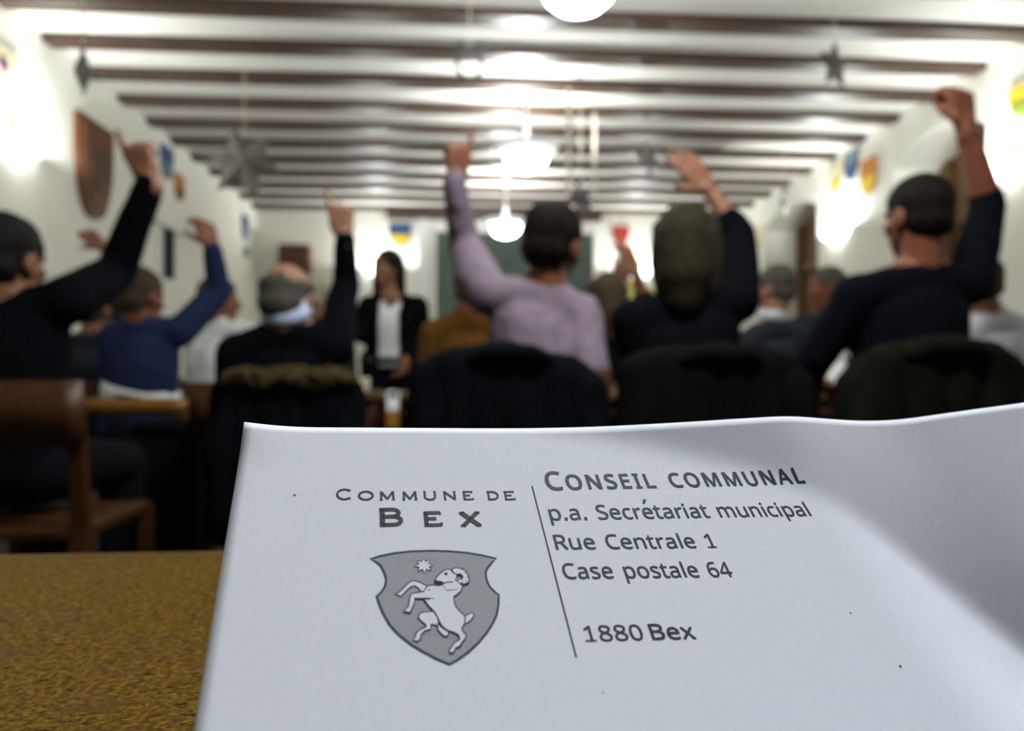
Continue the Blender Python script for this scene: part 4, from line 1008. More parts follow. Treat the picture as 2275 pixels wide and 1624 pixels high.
# outlines of the letters used on the page: advance, closed contours (x, y, x, y, ...)
GLYPHS = {".":[180,[[89,-9,81,-9,74,-7,67,-3,60,1,55,8,51,15,49,25,48,36,49,48,51,57,55,65,60,71,67,76,74,79,81,81,89,81,98,81,106,79,113,76,119,71,125,65,129,57,131,48,132,36,131,25,129,15,125,8,119,1,113,-3,106,-7,98,-9]]],"0":[384,[[191,-7,153,-3,121,10,93,30,72,59,55,95,43,137,35,186,33,240,34,278,37,313,42,344,49,373,58,399,69,422,83,441,99,458,118,470,140,480,164,485,191,487,229,483,262,471,289,450,312,422,329,386,341,344,349,296,351,240,350,203,347,169,342,137,335,108,326,82,314,59,300,39,284,23,265,10,243,1,219,-5],[191,44,216,47,237,56,255,71,268,92,278,120,286,154,290,194,291,240,290,286,286,326,278,360,268,388,255,409,237,424,216,433,191,437,166,433,145,424,128,409,115,388,105,360,98,326,93,286,92,240,93,194,98,154,105,120,115,93,128,71,145,56,166,47]]],"1":[384,[[181,0,181,335,181,349,181,361,181,372,181,381,182,390,182,399,183,408,183,418,178,413,173,408,168,404,164,400,159,396,154,391,148,386,142,381,91,339,60,379,189,480,238,480,238,0]]],"4":[384,[[244,0,244,109,14,109,14,159,240,482,301,482,301,162,371,162,371,109,301,109,301,0],[72,162,244,162,244,313,244,330,244,345,244,359,245,372,245,385,246,396,246,408,247,419,244,419,242,413,238,406,235,399,231,392,227,384,223,378,219,372,216,367]]],"6":[384,[[200,-7,178,-5,157,-1,137,6,118,16,100,29,84,45,71,64,59,86,49,111,42,139,38,170,37,205,38,231,39,256,42,281,46,307,51,331,59,354,68,376,79,397,92,417,108,434,125,449,146,462,169,473,195,480,224,485,257,486,264,486,271,486,279,485,288,485,296,484,303,483,310,482,316,480,316,430,309,432,303,433,296,435,288,436,281,437,273,437,266,438,258,438,236,437,215,434,197,429,181,422,166,414,153,404,142,393,132,380,124,366,117,351,111,335,106,318,102,301,100,282,97,263,96,244,100,244,109,255,119,266,130,275,143,284,158,291,174,296,193,299,214,300,243,298,270,291,294,279,314,262,331,241,343,216,350,187,353,154,350,119,342,87,329,60,311,36,289,17,263,4,233,-4],[199,43,220,45,238,50,254,58,268,70,279,86,288,105,293,128,294,154,293,176,288,195,281,212,271,227,258,239,242,247,223,252,201,254,186,253,172,251,159,246,146,241,135,234,126,226,117,217,110,208,104,197,100,187,98,177,97,166,97,151,100,137,103,123,108,108,115,95,122,82,132,71,142,61,155,53,168,48,183,44]]],"8":[384,[[193,-7,157,-5,125,2,98,12,75,27,56,46,43,68,36,93,33,122,34,138,36,153,41,167,47,179,54,191,63,202,72,212,83,221,95,229,107,237,119,244,132,251,115,261,100,273,86,285,73,299,62,314,54,332,50,351,48,372,50,390,53,406,59,421,67,434,77,446,89,456,103,465,118,473,135,479,153,483,171,485,191,486,222,484,249,479,273,470,295,457,312,440,325,421,333,398,335,371,334,357,332,344,328,332,323,321,316,311,308,301,299,292,289,283,279,275,268,268,256,260,244,254,258,247,272,239,285,231,298,222,309,213,319,203,328,192,336,181,342,168,347,155,350,140,351,124,348,96,340,70,327,48,308,29,285,13,258,2,228,-5],[194,277,211,284,226,293,240,302,253,312,263,324,271,337,275,352,277,369,275,385,271,399,263,411,253,421,240,429,226,434,209,437,191,439,173,437,157,434,143,429,130,421,120,411,112,399,108,385,106,369,107,357,109,347,113,337,118,328,124,320,132,312,140,305,150,299,160,293,171,288,182,282],[192,40,215,42,235,46,253,53,267,63,278,76,286,90,291,106,293,124,291,140,286,156,277,169,265,182,250,193,233,203,214,213,192,222,181,226,160,217,142,206,127,195,114,183,104,170,96,155,92,139,91,122,92,105,97,90,105,76,116,63,130,53,147,46,168,42]]],"A":[429,[[0,0,187,482,242,482,428,0,366,0,308,148,118,148,61,0],[138,202,290,202,236,347,235,350,234,355,232,360,230,367,227,374,225,381,223,388,221,396,219,403,217,409,215,415,214,419,211,409,209,399,206,388,203,378,200,369,197,361,195,353,193,347]]],"B":[437,[[65,0,65,480,202,480,244,478,281,473,312,465,338,453,358,437,373,417,381,391,384,361,383,340,378,322,371,305,361,290,348,278,332,268,314,260,293,255,293,251,308,248,322,244,335,240,348,234,359,227,369,218,378,209,386,197,392,185,397,170,399,154,400,136,397,106,389,79,375,55,356,36,331,20,303,9,270,2,234,0],[126,275,214,275,243,277,266,280,285,286,299,295,309,306,316,320,320,336,322,354,320,372,315,388,306,401,294,411,278,418,258,424,233,427,205,428,126,428],[126,51,222,51,252,53,276,57,296,65,311,76,322,89,330,105,334,122,336,141,334,159,329,175,321,189,310,202,294,212,274,219,248,224,218,225,126,225]]],"C":[424,[[261,-7,226,-5,194,1,165,10,139,24,116,40,96,60,79,83,65,109,55,139,47,170,42,204,41,240,43,276,48,309,56,340,67,368,82,395,100,418,121,438,146,455,173,469,203,478,236,484,271,486,308,484,342,479,374,470,404,458,379,407,368,412,356,417,343,421,330,425,316,429,302,431,286,433,271,433,234,430,202,420,173,404,149,381,130,353,116,320,108,282,105,240,107,197,115,160,128,127,146,98,169,76,198,59,231,50,270,46,286,47,301,48,315,49,330,52,344,55,358,58,371,61,385,65,385,13,371,8,358,4,344,1,329,-2,314,-4,298,-6,280,-6]]],"E":[373,[[65,0,65,480,333,480,333,426,126,426,126,277,321,277,321,224,126,224,126,53,333,53,333,0]]],"I":[228,[[27,0,27,35,83,48,83,431,27,445,27,480,200,480,200,445,144,431,144,48,200,35,200,0]]],"L":[352,[[65,0,65,480,126,480,126,54,335,54,335,0]]],"M":[609,[[65,0,65,480,154,480,302,87,305,87,455,480,544,480,544,0,484,0,484,295,484,312,485,330,485,347,486,364,487,380,487,395,488,408,489,420,486,420,326,0,277,0,119,420,116,420,117,409,118,396,119,381,120,364,120,347,121,328,121,310,121,291,121,0]]],"N":[510,[[65,0,65,480,135,480,391,83,394,83,393,89,393,96,392,105,392,115,391,126,391,137,390,149,390,162,389,174,389,186,389,198,389,209,389,480,445,480,445,0,375,0,118,398,116,398,117,386,117,372,118,357,119,340,120,322,120,304,121,286,121,268,121,0]]],"O":[525,[[263,-7,227,-5,194,1,165,11,139,24,116,41,96,61,79,84,65,111,55,140,47,171,42,205,41,241,42,277,47,310,55,341,65,370,79,396,96,419,116,439,139,456,165,470,195,479,227,485,263,487,298,485,329,479,358,470,384,456,407,440,427,420,444,397,458,370,469,341,477,310,482,277,484,240,482,204,477,171,469,139,458,110,444,84,427,61,407,41,384,24,358,11,329,1,297,-5],[263,46,301,49,333,59,361,75,382,98,399,126,410,159,417,198,420,240,417,283,410,321,399,354,382,382,361,405,334,421,301,431,263,434,225,431,193,421,165,405,143,382,126,354,114,321,107,283,105,240,107,198,114,159,126,126,143,98,165,75,192,59,225,49]]],"R":[418,[[65,0,65,480,197,480,239,477,275,471,305,460,329,446,348,426,361,403,369,375,372,343,371,325,369,308,364,293,358,279,350,267,342,256,332,247,322,239,311,232,300,225,288,220,276,215,408,0,337,0,221,198,126,198,126,0],[126,249,197,249,225,251,248,255,267,262,283,272,294,285,303,301,308,319,310,340,308,362,303,381,294,396,281,407,265,416,245,422,222,426,194,427,126,427]]],"S":[369,[[166,-7,146,-6,127,-5,109,-3,91,-1,75,3,60,7,46,11,34,16,34,74,47,69,61,64,77,59,94,54,112,51,131,48,150,46,169,46,194,47,216,51,234,57,249,66,261,78,270,91,275,106,277,123,276,134,274,145,271,154,267,163,261,170,253,178,243,185,232,192,219,199,203,207,184,214,164,222,135,233,110,246,89,261,72,276,58,294,48,314,42,338,40,364,42,382,45,400,51,415,60,429,70,442,83,454,97,463,114,471,132,478,151,483,172,485,193,486,213,486,231,484,249,482,266,479,282,475,297,470,312,465,326,459,307,408,294,413,281,418,267,422,253,426,238,429,223,431,208,433,192,433,171,432,153,428,137,422,124,414,114,404,107,392,103,378,101,363,102,352,104,341,107,332,111,323,117,315,125,308,134,301,144,294,157,288,171,281,188,274,206,267,227,259,245,251,262,242,278,233,291,224,303,214,314,203,322,191,329,178,333,163,336,146,337,128,334,98,326,72,311,48,291,29,266,13,236,2,203,-4]]],"U":[491,[[243,-7,201,-4,164,5,133,21,107,42,87,68,72,98,63,133,60,171,60,480,121,480,121,169,123,141,129,117,138,96,152,78,170,64,191,54,217,48,246,46,277,48,303,54,324,65,341,80,354,99,363,120,368,143,370,169,370,480,430,480,430,169,429,145,425,122,418,100,410,80,398,61,384,44,368,29,348,16,326,6,301,-1,274,-5]]],"a":[377,[[144,-7,121,-5,100,0,80,8,63,19,49,34,39,52,33,74,31,100,34,125,41,148,55,167,73,183,97,196,127,206,162,212,203,215,265,217,265,238,263,259,260,277,254,290,245,301,234,309,222,314,207,317,190,318,176,318,163,316,149,314,136,310,124,306,112,301,100,296,89,291,71,335,83,341,96,347,111,352,126,357,143,361,159,364,176,365,193,366,224,364,251,359,273,350,291,337,305,321,314,300,320,275,322,245,322,0,279,0,268,51,265,51,253,37,241,25,229,15,216,7,202,1,185,-3,166,-6],[158,41,180,43,200,47,218,55,234,66,247,80,256,98,262,119,264,144,264,176,211,174,180,172,154,167,133,161,118,152,107,142,98,130,94,116,92,99,93,85,97,73,102,63,110,55,120,49,132,44,144,42]]],"c":[322,[[201,-7,178,-5,156,-2,136,4,117,13,99,24,83,38,70,54,58,73,49,95,42,120,38,147,37,178,38,210,42,238,49,264,59,286,71,306,85,322,101,336,119,347,139,356,160,362,182,365,206,367,219,366,233,365,246,363,259,361,271,358,282,355,292,351,300,347,282,298,274,301,265,304,255,307,244,310,234,312,224,314,214,315,204,315,158,306,125,281,105,238,98,179,100,148,105,121,113,98,124,79,138,64,156,53,177,46,201,44,215,45,229,46,241,48,253,50,264,54,274,57,285,61,294,65,294,13,285,8,275,4,265,1,254,-2,243,-4,230,-5,216,-6]]],"e":[379,[[210,-7,185,-5,162,-2,140,5,120,14,101,26,85,40,71,57,59,76,49,98,42,122,38,149,37,177,38,206,42,232,48,257,57,279,68,299,81,316,96,331,112,344,131,354,151,361,173,365,196,367,218,365,239,362,258,355,276,347,291,335,305,322,317,307,327,290,335,271,340,250,343,228,345,204,345,169,98,169,101,140,107,115,116,93,129,76,146,62,165,52,188,46,213,44,230,44,245,45,260,47,274,50,287,54,301,58,314,63,328,69,328,17,315,11,301,6,287,2,274,-1,260,-4,245,-5,228,-6],[99,216,283,216,281,237,277,257,271,274,262,290,250,302,234,311,216,317,195,318,175,317,158,312,142,303,129,291,118,276,109,259,103,238]]],"i":[173,[[87,420,80,420,74,422,68,425,62,429,58,434,55,441,53,449,52,457,53,466,55,474,58,481,62,486,68,490,74,493,80,494,87,495,94,494,100,493,106,490,111,486,116,481,119,474,121,466,122,457,121,449,119,441,116,434,111,429,106,425,100,422,94,420],[57,0,57,360,116,360,116,0]]],"l":[173,[[57,0,57,510,116,510,116,0]]],"m":[628,[[57,0,57,360,105,360,113,311,117,311,126,324,137,336,149,345,162,353,177,359,192,363,207,366,223,367,262,363,293,352,317,333,333,306,336,306,346,321,358,333,371,344,386,352,402,358,418,363,435,366,452,367,481,365,505,359,526,349,543,335,557,317,566,295,572,267,574,234,574,0,515,0,515,232,511,269,497,296,474,312,442,317,418,315,397,309,380,300,367,287,357,270,350,250,346,226,345,199,345,0,286,0,286,232,281,269,268,296,245,312,212,317,187,315,166,309,150,298,137,283,128,265,121,242,117,216,116,187,116,0]]],"n":[415,[[57,0,57,360,105,360,113,311,117,311,126,324,138,336,151,345,165,353,181,359,197,363,213,366,230,367,261,365,287,359,309,349,328,335,342,317,352,295,359,267,361,234,361,0,302,0,302,230,297,268,282,295,257,312,222,317,194,315,171,309,153,298,139,283,129,265,122,242,118,216,116,187,116,0]]],"o":[406,[[202,-7,179,-5,157,-1,136,6,117,15,100,27,84,42,70,59,58,79,49,101,42,125,38,152,37,181,40,223,48,260,62,292,82,318,106,339,135,355,168,364,204,367,228,365,250,361,271,354,290,345,308,333,324,318,337,301,349,282,358,260,365,236,369,209,370,181,367,139,359,101,345,69,325,42,300,21,271,6,239,-4],[203,42,229,45,251,52,269,63,283,80,295,100,303,123,307,150,309,181,307,211,303,238,295,261,283,281,269,297,251,308,229,315,203,317,177,315,155,308,137,297,123,281,112,261,104,238,100,211,98,181,100,150,104,123,112,100,123,80,138,63,156,52,178,45]]],"p":[413,[[57,-161,57,360,105,360,113,311,116,311,125,322,135,333,146,342,158,351,173,358,189,363,208,366,228,367,260,364,288,355,314,341,335,320,353,294,366,262,374,224,376,181,374,137,366,100,353,68,335,41,313,20,288,5,260,-4,228,-7,208,-6,190,-3,173,2,159,9,146,17,135,26,125,36,116,46,112,46,113,40,113,33,114,25,115,17,115,8,116,1,116,-7,116,-13,116,-161],[219,42,235,43,249,47,262,53,273,60,283,70,291,82,299,95,305,110,309,126,312,143,314,162,315,181,313,211,309,237,302,260,291,280,278,296,261,308,241,315,218,317,192,315,171,309,153,300,140,286,130,269,123,247,118,222,116,192,116,181,118,149,122,122,128,98,138,78,151,63,169,51,192,45]]],"r":[277,[[57,0,57,360,105,360,112,294,115,294,124,308,135,322,147,334,160,345,174,355,190,361,207,365,225,367,230,367,235,366,241,366,247,366,252,365,258,364,263,364,267,363,260,308,255,309,251,310,246,311,241,312,236,312,231,313,226,313,221,313,207,312,194,309,182,304,169,298,158,290,147,280,138,268,131,256,124,241,120,226,117,210,116,192,116,0]]],"s":[322,[[148,-7,130,-6,113,-5,97,-3,83,-1,70,3,57,7,46,11,35,16,35,70,46,65,59,60,72,55,87,50,102,46,118,43,133,42,149,41,170,42,188,45,203,49,214,55,223,63,229,72,233,83,234,94,234,101,233,107,230,113,227,118,223,124,217,129,209,134,200,140,190,145,177,151,162,157,146,164,129,171,113,177,99,184,86,191,74,198,64,206,55,214,48,223,42,233,38,244,35,257,34,271,37,293,44,312,55,328,72,342,92,353,115,360,140,365,169,367,185,366,201,365,216,363,231,360,245,357,258,353,271,348,284,343,264,296,252,300,241,304,229,308,216,312,204,315,191,317,178,318,165,318,148,318,133,315,120,312,110,307,101,300,95,293,92,284,91,275,91,268,93,261,96,255,99,249,104,244,111,239,119,234,129,229,140,224,152,219,167,212,183,206,200,200,215,193,229,186,242,180,253,172,263,165,272,156,279,147,284,137,288,126,291,113,291,99,289,75,282,53,270,35,253,20,231,8,207,0,179,-5]]],"t":[242,[[167,-7,153,-6,140,-4,127,-1,115,3,104,9,94,16,85,26,77,37,70,50,65,66,63,84,62,105,62,314,11,314,11,343,62,366,86,443,121,443,121,360,225,360,225,314,121,314,121,106,122,91,125,77,130,66,137,57,145,51,155,46,165,43,177,42,184,42,191,42,198,43,205,44,212,45,218,46,223,48,228,49,228,4,222,2,216,0,209,-2,201,-4,192,-5,184,-6,175,-7]]],"u":[415,[[184,-7,153,-5,127,1,104,11,86,25,72,42,61,65,55,92,53,124,53,360,113,360,113,128,118,91,133,64,158,48,193,42,220,44,243,51,262,61,276,76,286,95,293,117,297,143,299,173,299,360,358,360,358,0,310,0,301,48,298,48,289,35,277,23,264,14,250,6,234,1,218,-3,201,-6]]],"x":[355,[[12,0,142,184,18,360,85,360,178,224,270,360,336,360,212,184,343,0,276,0,178,144,79,0]]],"é":[403,[[64,0,64,480,339,480,339,0],[98,34,306,34,306,445,98,445]]]}

# outlines of the crest, page millimetres
SHIELD = [(-25.26, -12.65), (-24.05, -12.25), (-22.06, -11.84), (-19.7, -11.63), (-16.72, -11.66), (-14.33, -11.86), (-11.93, -12.22), (-9.8, -12.75), (-7.92, -13.39), (-8.62, -13.96), (-9.37, -14.85), (-9.79, -15.6), (-9.83, -16.71), (-9.58, -17.81), (-9.1, -18.57), (-8.52, -19.21), (-8.78, -20.63), (-9.26, -22.13), (-9.96, -23.33), (-10.95, -24.6), (-12.25, -25.93), (-13.71, -27.1), (-14.99, -27.9), (-16.17, -28.48), (-17.61, -27.7), (-19.1, -26.69), (-20.6, -25.56), (-22.0, -24.18), (-23.1, -22.69), (-23.88, -20.95), (-24.38, -19.43), (-24.59, -18.5), (-24.0, -17.92), (-23.47, -17.04), (-23.29, -15.99), (-23.51, -14.91), (-23.93, -13.79), (-24.53, -13.14)]
FORE_UP = [(-17.97, -17.35), (-18.56, -16.91), (-19.22, -16.55), (-19.89, -16.38), (-20.37, -16.68), (-21.09, -17.44), (-21.68, -18.05), (-22.3, -18.28), (-21.87, -18.43), (-21.49, -18.71), (-20.66, -17.85), (-20.18, -17.36), (-19.61, -17.19), (-19.18, -17.54), (-18.83, -18.15), (-18.19, -17.99)]
TAIL = [(-13.48, -22.17), (-13.22, -21.94), (-12.56, -21.67), (-12.26, -21.94), (-12.49, -22.42), (-13.08, -23.0), (-13.6, -23.15)]
HIND_FAR = [(-19.44, -21.97), (-19.35, -21.48), (-18.89, -21.2), (-17.45, -21.17), (-17.03, -22.0), (-16.93, -22.74), (-17.15, -23.33), (-17.46, -23.07), (-17.94, -22.98), (-18.0, -23.64), (-18.77, -23.82), (-19.23, -24.26), (-19.5, -25.0), (-19.94, -25.2), (-20.35, -24.94), (-20.06, -24.61), (-19.86, -23.98), (-19.4, -23.66), (-18.56, -23.24), (-18.59, -22.99), (-19.1, -22.48)]
SHEATH = [(-17.12, -22.97), (-16.77, -23.36), (-16.28, -23.87), (-15.82, -24.2), (-15.92, -24.61), (-16.26, -24.82), (-16.67, -24.5), (-17.14, -23.81)]
BODY = [(-18.29, -17.79), (-17.91, -17.35), (-16.98, -17.2), (-15.6, -17.18), (-14.4, -16.87), (-13.83, -16.97), (-13.2, -17.61), (-13.66, -18.51), (-14.6, -19.18), (-14.61, -20.27), (-14.4, -20.92), (-13.91, -21.58), (-13.48, -22.17), (-13.59, -23.09), (-14.06, -23.78), (-14.01, -24.27), (-13.64, -24.83), (-13.8, -25.23), (-14.31, -25.78), (-14.63, -26.22), (-15.14, -26.42), (-15.47, -26.96), (-15.96, -27.04), (-16.03, -26.69), (-15.59, -26.15), (-15.27, -25.71), (-14.52, -25.3), (-14.57, -24.77), (-15.12, -24.31), (-15.96, -23.96), (-16.55, -23.37), (-16.88, -22.75), (-17.03, -22.0), (-17.4, -21.17), (-18.04, -20.32), (-18.53, -19.4)]
FORE_LOW = [(-17.68, -18.02), (-18.43, -18.18), (-20.14, -18.4), (-20.41, -19.16), (-20.64, -20.28), (-21.28, -20.86), (-20.86, -21.08), (-20.42, -21.11), (-19.85, -19.95), (-19.74, -19.13), (-18.51, -19.21), (-17.79, -19.29)]
HEAD = [(-16.93, -16.67), (-16.72, -16.21), (-16.13, -15.56), (-15.43, -14.97), (-14.89, -14.86), (-14.5, -15.09), (-14.31, -15.51), (-13.81, -15.81), (-13.96, -16.62), (-14.41, -16.94), (-15.24, -17.1), (-16.03, -16.94), (-16.6, -16.86)]
HORN = [(-14.36, -14.89), (-13.86, -14.7), (-12.99, -14.88), (-12.46, -15.4), (-12.21, -16.31), (-12.25, -17.06), (-12.94, -17.36), (-13.62, -17.18), (-14.06, -16.48), (-13.92, -16.22), (-13.66, -16.57), (-13.2, -16.6), (-13.02, -16.13), (-13.27, -15.77), (-13.92, -15.74), (-14.3, -15.44)]
EYE = [(-15.28, -15.6), (-15.07, -15.61)]
STAR = [(-18.13, -14.07), (-18.03, -12.78), (-18.08, -13.37)]
# ------------------------------------------------------------------ the letter
CR, CU, CF = CROT.col[0].copy(), CROT.col[1].copy(), -CROT.col[2]
PU = V((-0.172949, 0.6237742, 0.76222988)).normalized()     # up the page, in (right, up, ahead)
PR = V((0.96968527, -0.02780012, 0.24277072)).normalized()  # across the page
PN = V((0.17262419, 0.78111004, -0.60005665)).normalized()
PO = V(((1182 - CX) / FPX, (CY - 1080) / FPX, 1)) * .112
camw = lambda q: V((0, 0, CAM_Z)) + CR * q.x + CU * q.y + CF * q.z
UW, RW, NW = CR * PU.x + CU * PU.y + CF * PU.z, CR * PR.x + CU * PR.y + CF * PR.z, CR * PN.x + CU * PN.y + CF * PN.z
UFLAT = V((UW.x, UW.y, 0)).normalized()
O_W = camw(PO)
BEND = [(-60, 26), (-20, 19), (0, 14.5), (20, 10), (40, 3.2), (50, -1.5), (58, -8.5), (66, -16.5), (74, -25), (100, -53), (130, -85), (200, -160)]
def bend_at(u):
    for (a, b), (c, d) in zip(BEND, BEND[1:]):
        if u <= c: return b + (d - b) * (u - a) / (c - a)
    return BEND[-1][1]
def bend_line(u): return sum(bend_at(u + k * 2.5) for k in range(-3, 4)) / 7
def bend_lift(u, v):
    """The upper right corner of the sheet curls up beyond a curved fold line."""
    sl = (bend_line(u + 3) - bend_line(u - 3)) / 6
    s = (v - bend_line(u)) / sqrt(1 + sl * sl)
    k = max(0.0, min(1.0, (u - 48) / 33.1)); k = k * k * (3 - 2 * k)
    lift, q = 0.0, (-56.0 if k > 0 else -4.0)
    while q < s:
        h = min(.7, s - q); a = max(0.0, min(1.0, (q + 4) / 6.7)); a = a * a * (3 - 2 * a)
        e0 = .235 * math.exp(-(max(0.0, q - 9) / 14) ** 1.2) + .043; e1 = .40 * math.exp(-max(0.0, q - 1) / 13) + .23
        lift += a * (e0 * (1 - k) + e1 * k) * h
        if q < -4: lift -= .335 * k * sin(pi * (q + 56) / 52) ** 2 * h     # the lower right of the sheet sags before the fold
        q += .7
    return lift
def page(u, v, off=0.0):
    """Point on the sheet: u across, v up the page in millimetres, off above its face."""
    lift = bend_lift(u, v)
    cd = sqrt((u + 44.1) ** 2 + (12.9 - v) ** 2)
    if cd < 11: lift += 1.1 * (1 - cd / 11) ** 2
    p = O_W + (RW * u + UW * v + NW * (lift + off)) * .001
    zf = TABLE_Z + .0006
    if p.z < zf + .004:                                      # the lower fold settles onto the table
        base = O_W + RW * (u * .001)
        vf = (zf - base.z) / UW.z * 1000
        if v < vf:
            fp = base + UW * (vf * .001); d = (vf - v) * .001
            p = fp - UFLAT * d; p.z = zf + off * .001 + .0012 * min(1, d / .05)
        else: p.z = max(p.z, zf)
    return p
U0, U1, V0, V1 = -44.1, 165.9, -170.0, 13.1
m_paper = mat('letter_paper', (.74, .77, .86), .75, .2, (.72, .75, .84), 900.0)
nu, nv = 150, 130
bm = bmesh.new()
G = [[bm.verts.new(page(U0 + (U1 - U0) * i / nu, V0 + (V1 - V0) * j / nv)) for j in range(nv + 1)] for i in range(nu + 1)]
for i in range(nu):
    for j in range(nv): bm.faces.new((G[i][j], G[i + 1][j], G[i + 1][j + 1], G[i][j + 1]))
letter = obj('letter', bm, m_paper, None, True)
c0 = page(20, -60)
letter.data.transform(Matrix.Translation(-c0)); letter.location = c0
tag(letter, 'white letter with a printed crest and address, curling up on the front table', 'letter')
if (letter.data.polygons[0].normal.z < 0): letter.data.flip_normals()
md = letter.modifiers.new('sheet', 'SOLIDIFY'); md.thickness = .00012; md.offset = -1

def ink_material(name, col, col2, sc):
    return mat(name, col, .6, .25, col2, sc)
m_ink = ink_material('print_ink', (.010, .015, .036), (.026, .034, .066), 2600)
m_ink2 = ink_material('bold_print_ink', (.012, .012, .022), (.032, .032, .046), 2600)
m_white = m_paper
def dots_material():
    m = bpy.data.materials.new('halftone_print'); m.use_nodes = True
    nt = m.node_tree; N = nt.nodes; L = nt.links; b = N['Principled BSDF']
    b.inputs['Roughness'].default_value = .7; b.inputs['Specular IOR Level'].default_value = .2
    at = N.new('ShaderNodeUVMap'); at.uv_map = 'mm'
    mp = N.new('ShaderNodeMapping'); mp.inputs['Rotation'].default_value = (0, 0, pi / 4)
    ck = N.new('ShaderNodeTexChecker'); ck.inputs['Scale'].default_value = 1.0
    ck.inputs['Color1'].default_value = (.060, .062, .095, 1); ck.inputs['Color2'].default_value = (.60, .61, .64, 1)
    L.new(at.outputs['UV'], mp.inputs['Vector']); L.new(mp.outputs['Vector'], ck.inputs['Vector']); L.new(ck.outputs['Color'], b.inputs['Base Color'])
    mp.inputs['Scale'].default_value = (7.0, 7.0, 1)
    return m
m_dots = dots_material()

def fill_polys(bm, contours, off, sub=0):
    """Fill closed outlines (with holes) given in page millimetres."""
    cu = bpy.data.curves.new('outline', 'CURVE'); cu.dimensions = '2D'; cu.fill_mode = 'BOTH'
    for c in contours:
        s = cu.splines.new('POLY'); s.points.add(len(c) - 1); s.use_cyclic_u = True
        for p, (x, y) in zip(s.points, c): p.co = (x, y, 0, 1)
    t = bpy.data.objects.new('outline', cu); C.objects.link(t)
    dg = bpy.context.evaluated_depsgraph_get()
    me = bpy.data.meshes.new_from_object(t.evaluated_get(dg))
    bpy.data.objects.remove(t); bpy.data.curves.remove(cu)
    b2 = bmesh.new(); b2.from_mesh(me); bpy.data.meshes.remove(me)
    if sub:
        bmesh.ops.subdivide_edges(b2, edges=[e for e in b2.edges if e.calc_length() > sub], cuts=3, use_grid_fill=True)
        bmesh.ops.triangulate(b2, faces=b2.faces[:])
    uvl = bm.loops.layers.uv.get('mm') or bm.loops.layers.uv.new('mm')
    mp = {v: (bm.verts.new(page(v.co.x, v.co.y, off)), v.co.x, v.co.y) for v in b2.verts}
    for f in b2.faces:
        try: nf = bm.faces.new([mp[v][0] for v in f.verts])
        except ValueError: continue
        for lp, v in zip(nf.loops, f.verts): lp[uvl].uv = (mp[v][1], mp[v][2])
    b2.free()

def ribbon(bm, pts, wd, off, closed=False):
    n = len(pts); q = [V((x, y)) for x, y in pts]
    L = []
    for i in range(n):
        a = q[(i - 1) % n] if (closed or i > 0) else q[i]; b = q[(i + 1) % n] if (closed or i < n - 1) else q[i]
        d = (b - a).normalized(); nn = V((-d.y, d.x)) * wd / 2
        L.append((bm.verts.new(page(*(q[i] + nn), off)), bm.verts.new(page(*(q[i] - nn), off))))
    for i in range(n if closed else n - 1):
        a, b = L[i], L[(i + 1) % n]
        bm.faces.new((a[0], a[1], b[1], b[0]))

def print_part(name, bm, m, label=None, parent=None):
    for f in bm.faces:
        f.normal_update()
        if f.normal.dot(NW) < 0: f.normal_flip()
    me = bpy.data.meshes.new(name); bm.to_mesh(me); bm.free()
    o = new_obj(name, me, m); to_local(o, parent or letter)
    if label: o['label'] = label
    return o
INK = .05

def set_text(bm, text, u0, u1, v0, v1, cap, track=0, bold=0.0, small=1.0, caps=''):
    """One line of lettering fitted between u0 and u1, its baseline going from v0 to v1; cap is the capital height."""
    pen = 0; items = []
    for i, ch in enumerate(text):
        if ch == ' ': pen += 250 + track * .7; continue
        adv, cs = GLYPHS['e' if ch == 'é' else ch]
        if ch == 'é': cs = cs + [[148, 520, 218, 655, 305, 655, 205, 520]]
        k = small if (small != 1 and i > 0) else 1.0
        items.append((pen, k, ch, cs)); pen += adv * k + track
    first = min(min(c[0::2]) for c in items[0][3]) * items[0][1] + items[0][0]
    last = max(max(c[0::2]) for c in items[-1][3]) * items[-1][1] + items[-1][0]
    sx = (u1 - u0) / (last - first); sy = cap / 487.0
    for pen, k, ch, cs in items:
        cont = []
        raw = [[(c[j] * k, c[j + 1] * k) for j in range(0, len(c), 2)] for c in cs]
        for c in raw:
            pts = []
            for x, y in c:
                u = u0 + (pen + x - first) * sx
                pts.append((u, v0 + (v1 - v0) * (u - u0) / (u1 - u0) + y * sy))
            cont.append(pts)
        if ch == '1':
            xs = [x for x, y in raw[0]]; xm = max(xs)
            q = [(xm - 190, 0), (xm + 80, 0), (xm + 80, 42), (xm - 190, 42)]
            qs = [(u0 + (pen + x - first) * sx, y) for x, y in q]
            fill_polys(bm, [[(u, v0 + (v1 - v0) * (u - u0) / (u1 - u0) + y * sy) for u, y in qs]], INK)
        fill_polys(bm, cont, INK)
        if bold:
            for c in cont: ribbon(bm, c, 2 * bold * sy, INK + .004, True)

